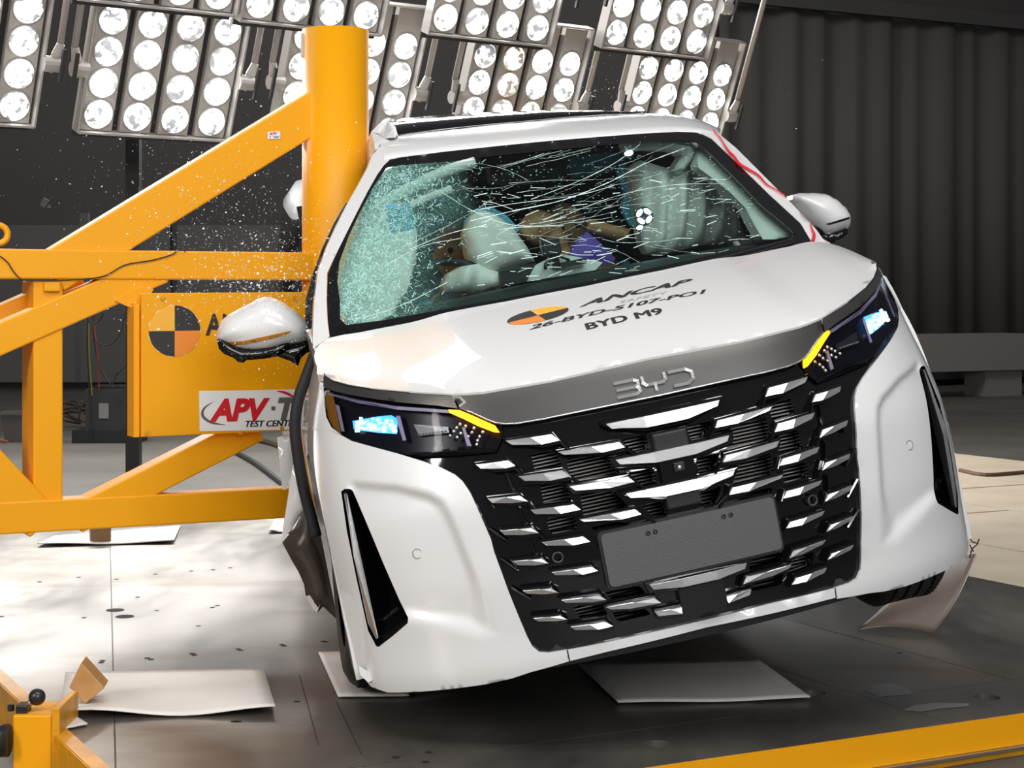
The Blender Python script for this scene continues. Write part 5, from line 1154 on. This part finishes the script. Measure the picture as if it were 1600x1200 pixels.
# ---------------- crash-test dummies (grown over joint skeletons)
def skin_body(name, joints, bones, mt, parent=None, sub=2):
    me = bpy.data.meshes.new(name); me.from_pydata([tuple(j[0]) for j in joints], bones, []); o = bpy.data.objects.new(name, me); COL.objects.link(o)
    if parent: o.parent = parent
    md = o.modifiers.new('skin','SKIN'); md.use_smooth_shade = True; me.materials.append(mt)
    for i, j in enumerate(joints):
        r = j[1]; me.skin_vertices[0].data[i].radius = r if hasattr(r,'__len__') else (r,r)
    me.skin_vertices[0].data[0].use_root = True
    s = o.modifiers.new('sub','SUBSURF'); s.levels = sub; s.render_levels = sub; return o
def dummy(xc, lean, label, shirt, trousers, twist=0.0, headdx=0.0):
    """seated figure: pelvis, spine, neck, head, arms and legs in the car frame"""
    e = empty('crash_test_dummy', car.matrix_basis @ Vector(loc((xc,2.0,.10)))); e.rotation_euler = car.rotation_euler; tag(e, label, 'dummy')
    L_ = lambda x, y, z: (x+lean*max(0,z-.1)/.9, y-2.0, z-.10)
    J = [(L_(xc*0,2.0,.17),.125),(L_(0,2.06,.34),(.135,.105)),(L_(0,2.08,.52),(.155,.11)),(L_(0,2.07,.66),(.13,.09)),(L_(headdx*.4,2.04,.74),.052),
         (L_(-.19,2.05,.64),.062),(L_(-.27,1.92,.44),.050),(L_(-.20,1.70,.40),.040),(L_(-.16,1.60,.42),.036),
         (L_(.19,2.05,.64),.062),(L_(.27,1.92,.44),.050),(L_(.20,1.70,.40),.040),(L_(.16,1.60,.42),.036),
         (L_(-.10,1.95,.14),.092),(L_(-.14,1.55,.24),.075),(L_(-.14,1.45,-.06),.055),(L_(-.14,1.36,-.14),.045),
         (L_(.10,1.95,.14),.092),(L_(.14,1.55,.24),.075),(L_(.14,1.45,-.06),.055),(L_(.14,1.36,-.14),.045)]
    Bn = [(0,1),(1,2),(2,3),(3,4),(3,5),(5,6),(6,7),(7,8),(3,9),(9,10),(10,11),(11,12),(0,13),(13,14),(14,15),(15,16),(0,17),(17,18),(18,19),(19,20)]
    skin_body('body', J, Bn, M_skin, e)
    q = MB(); hx = L_(headdx,2.02,.87); Mx = Matrix.Translation(Vector(hx)) @ Matrix.Diagonal((.082,.10,.118,1))
    q.lathe([(0,-1)]+[(math.cos(t), math.sin(t)) for t in np.linspace(-1.45,1.45,13)]+[(0,1)], 24, Mx)
    h = q.build('head', M_skin, e, True)
    q = MB(); q.box(Vector(hx)+Vector((0,-.10,-.01)), (.022,.04,.035)); bevel(q.build('nose', M_skin, h), .008)
    for s in (-1,1):
        q = MB(); q.lathe([(0,-.012)]+[(.012*math.cos(t), .012*math.sin(t)) for t in np.linspace(-1.3,1.3,5)]+[(0,.012)], 10, Matrix.Translation(Vector(hx)+Vector((s*.03,-.088,.02)))); q.build('eye', M_plastic, h, True)
        q = MB(); q.box(Vector(hx)+Vector((s*.083,.01,0)), (.014,.03,.05)); bevel(q.build('ear', M_skin, h), .006)
    q = MB(); q.box(Vector(hx)+Vector((0,-.094,-.055)), (.045,.012,.008)); q.build('mouth', M_seat, h)
    # clothes
    Jt = [(L_(0,2.02,.20),.135),(L_(0,2.06,.34),(.145,.115)),(L_(0,2.08,.52),(.165,.12)),(L_(0,2.07,.66),(.138,.098)),(L_(-.19,2.05,.64),.070),(L_(-.255,1.95,.50),.058),(L_(.19,2.05,.64),.070),(L_(.255,1.95,.50),.058)]
    skin_body('shirt', Jt, [(0,1),(1,2),(2,3),(3,4),(4,5),(3,6),(6,7)], shirt, e)
    Jp = [(L_(0,2.0,.17),.130),(L_(-.10,1.95,.14),.102),(L_(-.135,1.62,.225),.086),(L_(.10,1.95,.14),.102),(L_(.135,1.62,.225),.086)]
    skin_body('shorts', Jp, [(0,1),(1,2),(0,3),(3,4)], trousers, e)
    for s, i in ((-1,8),(1,12)):      # hands with five fingers
        b0 = Vector(J[i][0]); pj = [(b0,.030),(b0+Vector((0,-.06,.0)),(.040,.018)),(b0+Vector((0,-.09,-.002)),(.040,.016))]
        skin_body('hand', [(tuple(p),r) for p, r in pj], [(0,1),(1,2)], M_skin, e, 1)
        for k in range(5):
            if k < 4: a = b0+Vector((-.030+.020*k,-.09,0)); l_ = (.060,.070,.066,.050)[k]; pts = [a, a+Vector((0,-l_*.5,-.006)), a+Vector((0,-l_*.85,-.03))]
            else: a = b0+Vector((-s*.036,-.04,0)); pts = [a, a+Vector((-s*.025,-.03,-.004)), a+Vector((-s*.03,-.055,-.016))]
            q = MB(); q.tube(pts, [.0095,.0085,.0065], 8); q.build('finger', M_skin, e, True)
    return e
dummy(-.30, .10, 'tan crash dummy in blue shirt behind the crazed glass and steering wheel', M_teal, M_purple)
dm2 = dummy(.40, -.16, 'tan crash dummy in blue shirt and purple shorts beside the pleated airbag', M_teal, M_purple, headdx=-.05)
# blue cloth showing beside the bags
poly_at('seat_cover', [(722,372),(726,345),(742,327),(765,322),(790,335),(812,358),(806,366),(790,350),(768,335),(745,338),(732,360)], 1.70, M_teal, .03)
poly_at('seat_cover', [(893,246),(935,240),(975,238),(980,262),(940,272),(898,278)], 1.95, M_teal, .08)
poly_at('seat_cover', [(962,262),(985,262),(992,330),(1000,355),(985,352),(972,330),(975,300)], 1.80, M_teal, .03)
poly_at('seat_cover', [(604,320),(640,318),(652,345),(640,368),(612,366)], 1.42, M_teal, .02)
# bent knee and arm seen in the gap, purple lap
q = MB(); q.tube([loc(p) for p in smooth_path([aty(*p,1.74) for p in [(822,372),(838,352),(858,362),(874,388),(888,412)]],6)], [.05]*6+[.056]*6+[.045]*6+[.036]*6+[.03], 14); o = q.build('raised_leg', M_skin, None, True); o.location = car.location; o.rotation_euler = car.rotation_euler; o.parent = dm2; o.matrix_parent_inverse = dm2.matrix_basis.inverted(); tag(o, 'bent tan leg showing between the two airbags')
o = poly_at('seat_cushion_lap', [(888,402),(900,382),(917,362),(932,374),(946,388),(962,404),(955,412),(925,417),(895,420)], 1.66, M_purple, .06, bulge=.03); tag(o, 'purple cloth over the dummy lap')
q = MB(); q.tube([loc(p) for p in smooth_path([aty(*p,1.70) for p in [(918,352),(948,360),(980,368)]],6)], .026, 10); o = q.build('stretched_forearm', M_skin, None, True); o.location = car.location; o.rotation_euler = car.rotation_euler; o.parent = dm2; o.matrix_parent_inverse = dm2.matrix_basis.inverted()
# instruments on the dashboard
def inst(name, loc_, label, cat):
    e = empty(name, car.matrix_basis @ Vector(loc(loc_))); e.rotation_euler = car.rotation_euler; tag(e, label, cat); return e
M_instr = mat('instrument_black', (.012,.014,.015), .35)
bp_ = aty(875,418,1.17); e = inst('instrument_board', bp_, 'white instrument board with cables standing on the dashboard', 'instrument')
def ip(px, py, y=1.30): return aty(px,py,y-.13)-bp_
P = [ip(812,442),(ip(838,414)),(ip(872,396)),(ip(900,401)),(ip(942,410)),(ip(930,422))]
mobj('board', P+[p+np.array((0,.02,0)) for p in P], [tuple(range(6)), tuple(range(11,5,-1))]+[(i,(i+1)%6,6+(i+1)%6,6+i) for i in range(6)], mat('board_white',(.75,.77,.76),.5), e)
o = MB().box(ip(860,386,1.29), (.062,.05,.055)).build('camera_unit', M_instr, e); bevel(o,.004)
rr = random.Random(8)
for k in range(5):
    q = MB(); x0 = 845+rr.uniform(0,60); q.tube(smooth_path([ip(x0+rr.uniform(-12,12), 408+rr.uniform(-10,12), 1.27) for _ in range(5)],5), .004, 6); q.build('instrument_cable', M_instr, e)
o = MB().box(ip(895,411,1.27), (.09,.03,.018)).build('connector', M_instr, e)
bp2 = aty(810,430,1.11); e2 = inst('display_box', bp2, 'flat black box beside the white board on the dashboard', 'box')
P = [aty(*p,1.09)-bp2 for p in [(781,424),(838,411),(823,440),(783,449)]]
mobj('box_body', P+[p+np.array((0,.04,0)) for p in P], [(0,1,2,3),(7,6,5,4),(0,1,5,4),(1,2,6,5),(2,3,7,6),(3,0,4,7)], M_instr, e2)
# blue-white marker lights
def led(px, py, y, r, label, lobes_=4):
    c = aty(px,py,y); e = inst('marker_light', c, label, 'light')
    q = MB(); q.lathe([(0,.012),(r*1.15,.012),(r*1.15,.004),(0,.004)], 20, Matrix.Rotation(math.pi/2,4,'X')); q.build('light_body', M_instr, e)
    for k in range(lobes_):
        a = math.pi/4+k*2*math.pi/lobes_; cc = Vector((r*.68*math.cos(a), -.016, r*.68*math.sin(a))) if lobes_ > 1 else Vector((0,-.016,0))
        Mx = Matrix.Translation(cc) @ Matrix.Rotation(-a+math.pi/2,4,'Y') @ Matrix.Diagonal((r*.50,.006,r*.28,1)) if lobes_ > 1 else Matrix.Translation(cc) @ Matrix.Diagonal((r,.006,r*.6,1))
        q = MB(); q.lathe([(0,-1)]+[(math.cos(t), math.sin(t)) for t in np.linspace(-1.3,1.3,7)]+[(0,1)], 14, Mx); q.build('light_lobe', M_led, e, True)
M_led = mat('led_bluewhite', (.7,.9,1), .3, emit=(.62,.86,1), estr=9)
led(1005,338,1.50,.030,'round blue-white marker light with four lobes by the pleated airbag')
led(998,356,1.52,.012,'small blue marker light under the four-lobed light',1)
led(981,240,1.62,.016,'blue marker light high under the roof lining',1)
# ================================================================ flying glass
rr = np.random.RandomState(12); V = []; Fc = []
def shard(p, s):
    n0 = len(V); d = rr.normal(size=(4,3)); d = d/np.linalg.norm(d,axis=1)[:,None]*s*rr.uniform(.5,1.2,(4,1))
    for k in d: V.append(tuple(p+k))
    Fc.extend([(n0,n0+1,n0+2),(n0,n0+2,n0+3),(n0,n0+3,n0+1),(n0+1,n0+3,n0+2)])
def cloud(n, cx, cy, sx, sy, d0, d1, smin, smax, rot=0.0):
    for _ in range(n):
        a, b_ = rr.normal(0,sx), rr.normal(0,sy); x = cx+a*math.cos(rot)-b_*math.sin(rot); y = cy+a*math.sin(rot)+b_*math.cos(rot)
        if x > 1320 or y < 20 or y > 620: continue
        s = smin+(smax-smin)*rr.random()**3; shard(np.array(at_depth(x, y, rr.uniform(d0,d1))), s)
cloud(1200, 330,350,95,70,5.6,6.3,.0016,.0055,-.5)
cloud(1000, 400,430,75,38,5.6,6.25,.0018,.0070,-.2)
cloud(700, 460,470,45,60,5.5,6.1,.0016,.005)
cloud(260, 200,260,110,80,5.7,6.6,.0016,.005)
cloud(220, 930,150,45,40,5.4,6.4,.0014,.004)
cloud(160, 780,260,140,60,5.2,5.6,.0012,.003)
cloud(40, 1180,300,90,120,6,8,.002,.004)
fg = mobj('flying_glass', V, Fc, mat('glass_chip',(.85,.88,.87),.25)); tag(fg, 'cloud of white glass fragments flying between pole and mirror', 'glass fragments', kind='stuff')
cp_ = at_depth(70,317,6.3); q = MB(); q.box((0,0,0),(.022,.01,.03),Matrix.Rotation(.5,3,'Y')); q.box((.012,.004,-.012),(.014,.008,.012)); o = q.build('plastic_scrap', M_plastic); o.location = cp_; tag(o, 'single black plastic scrap flying at far left', 'scrap')
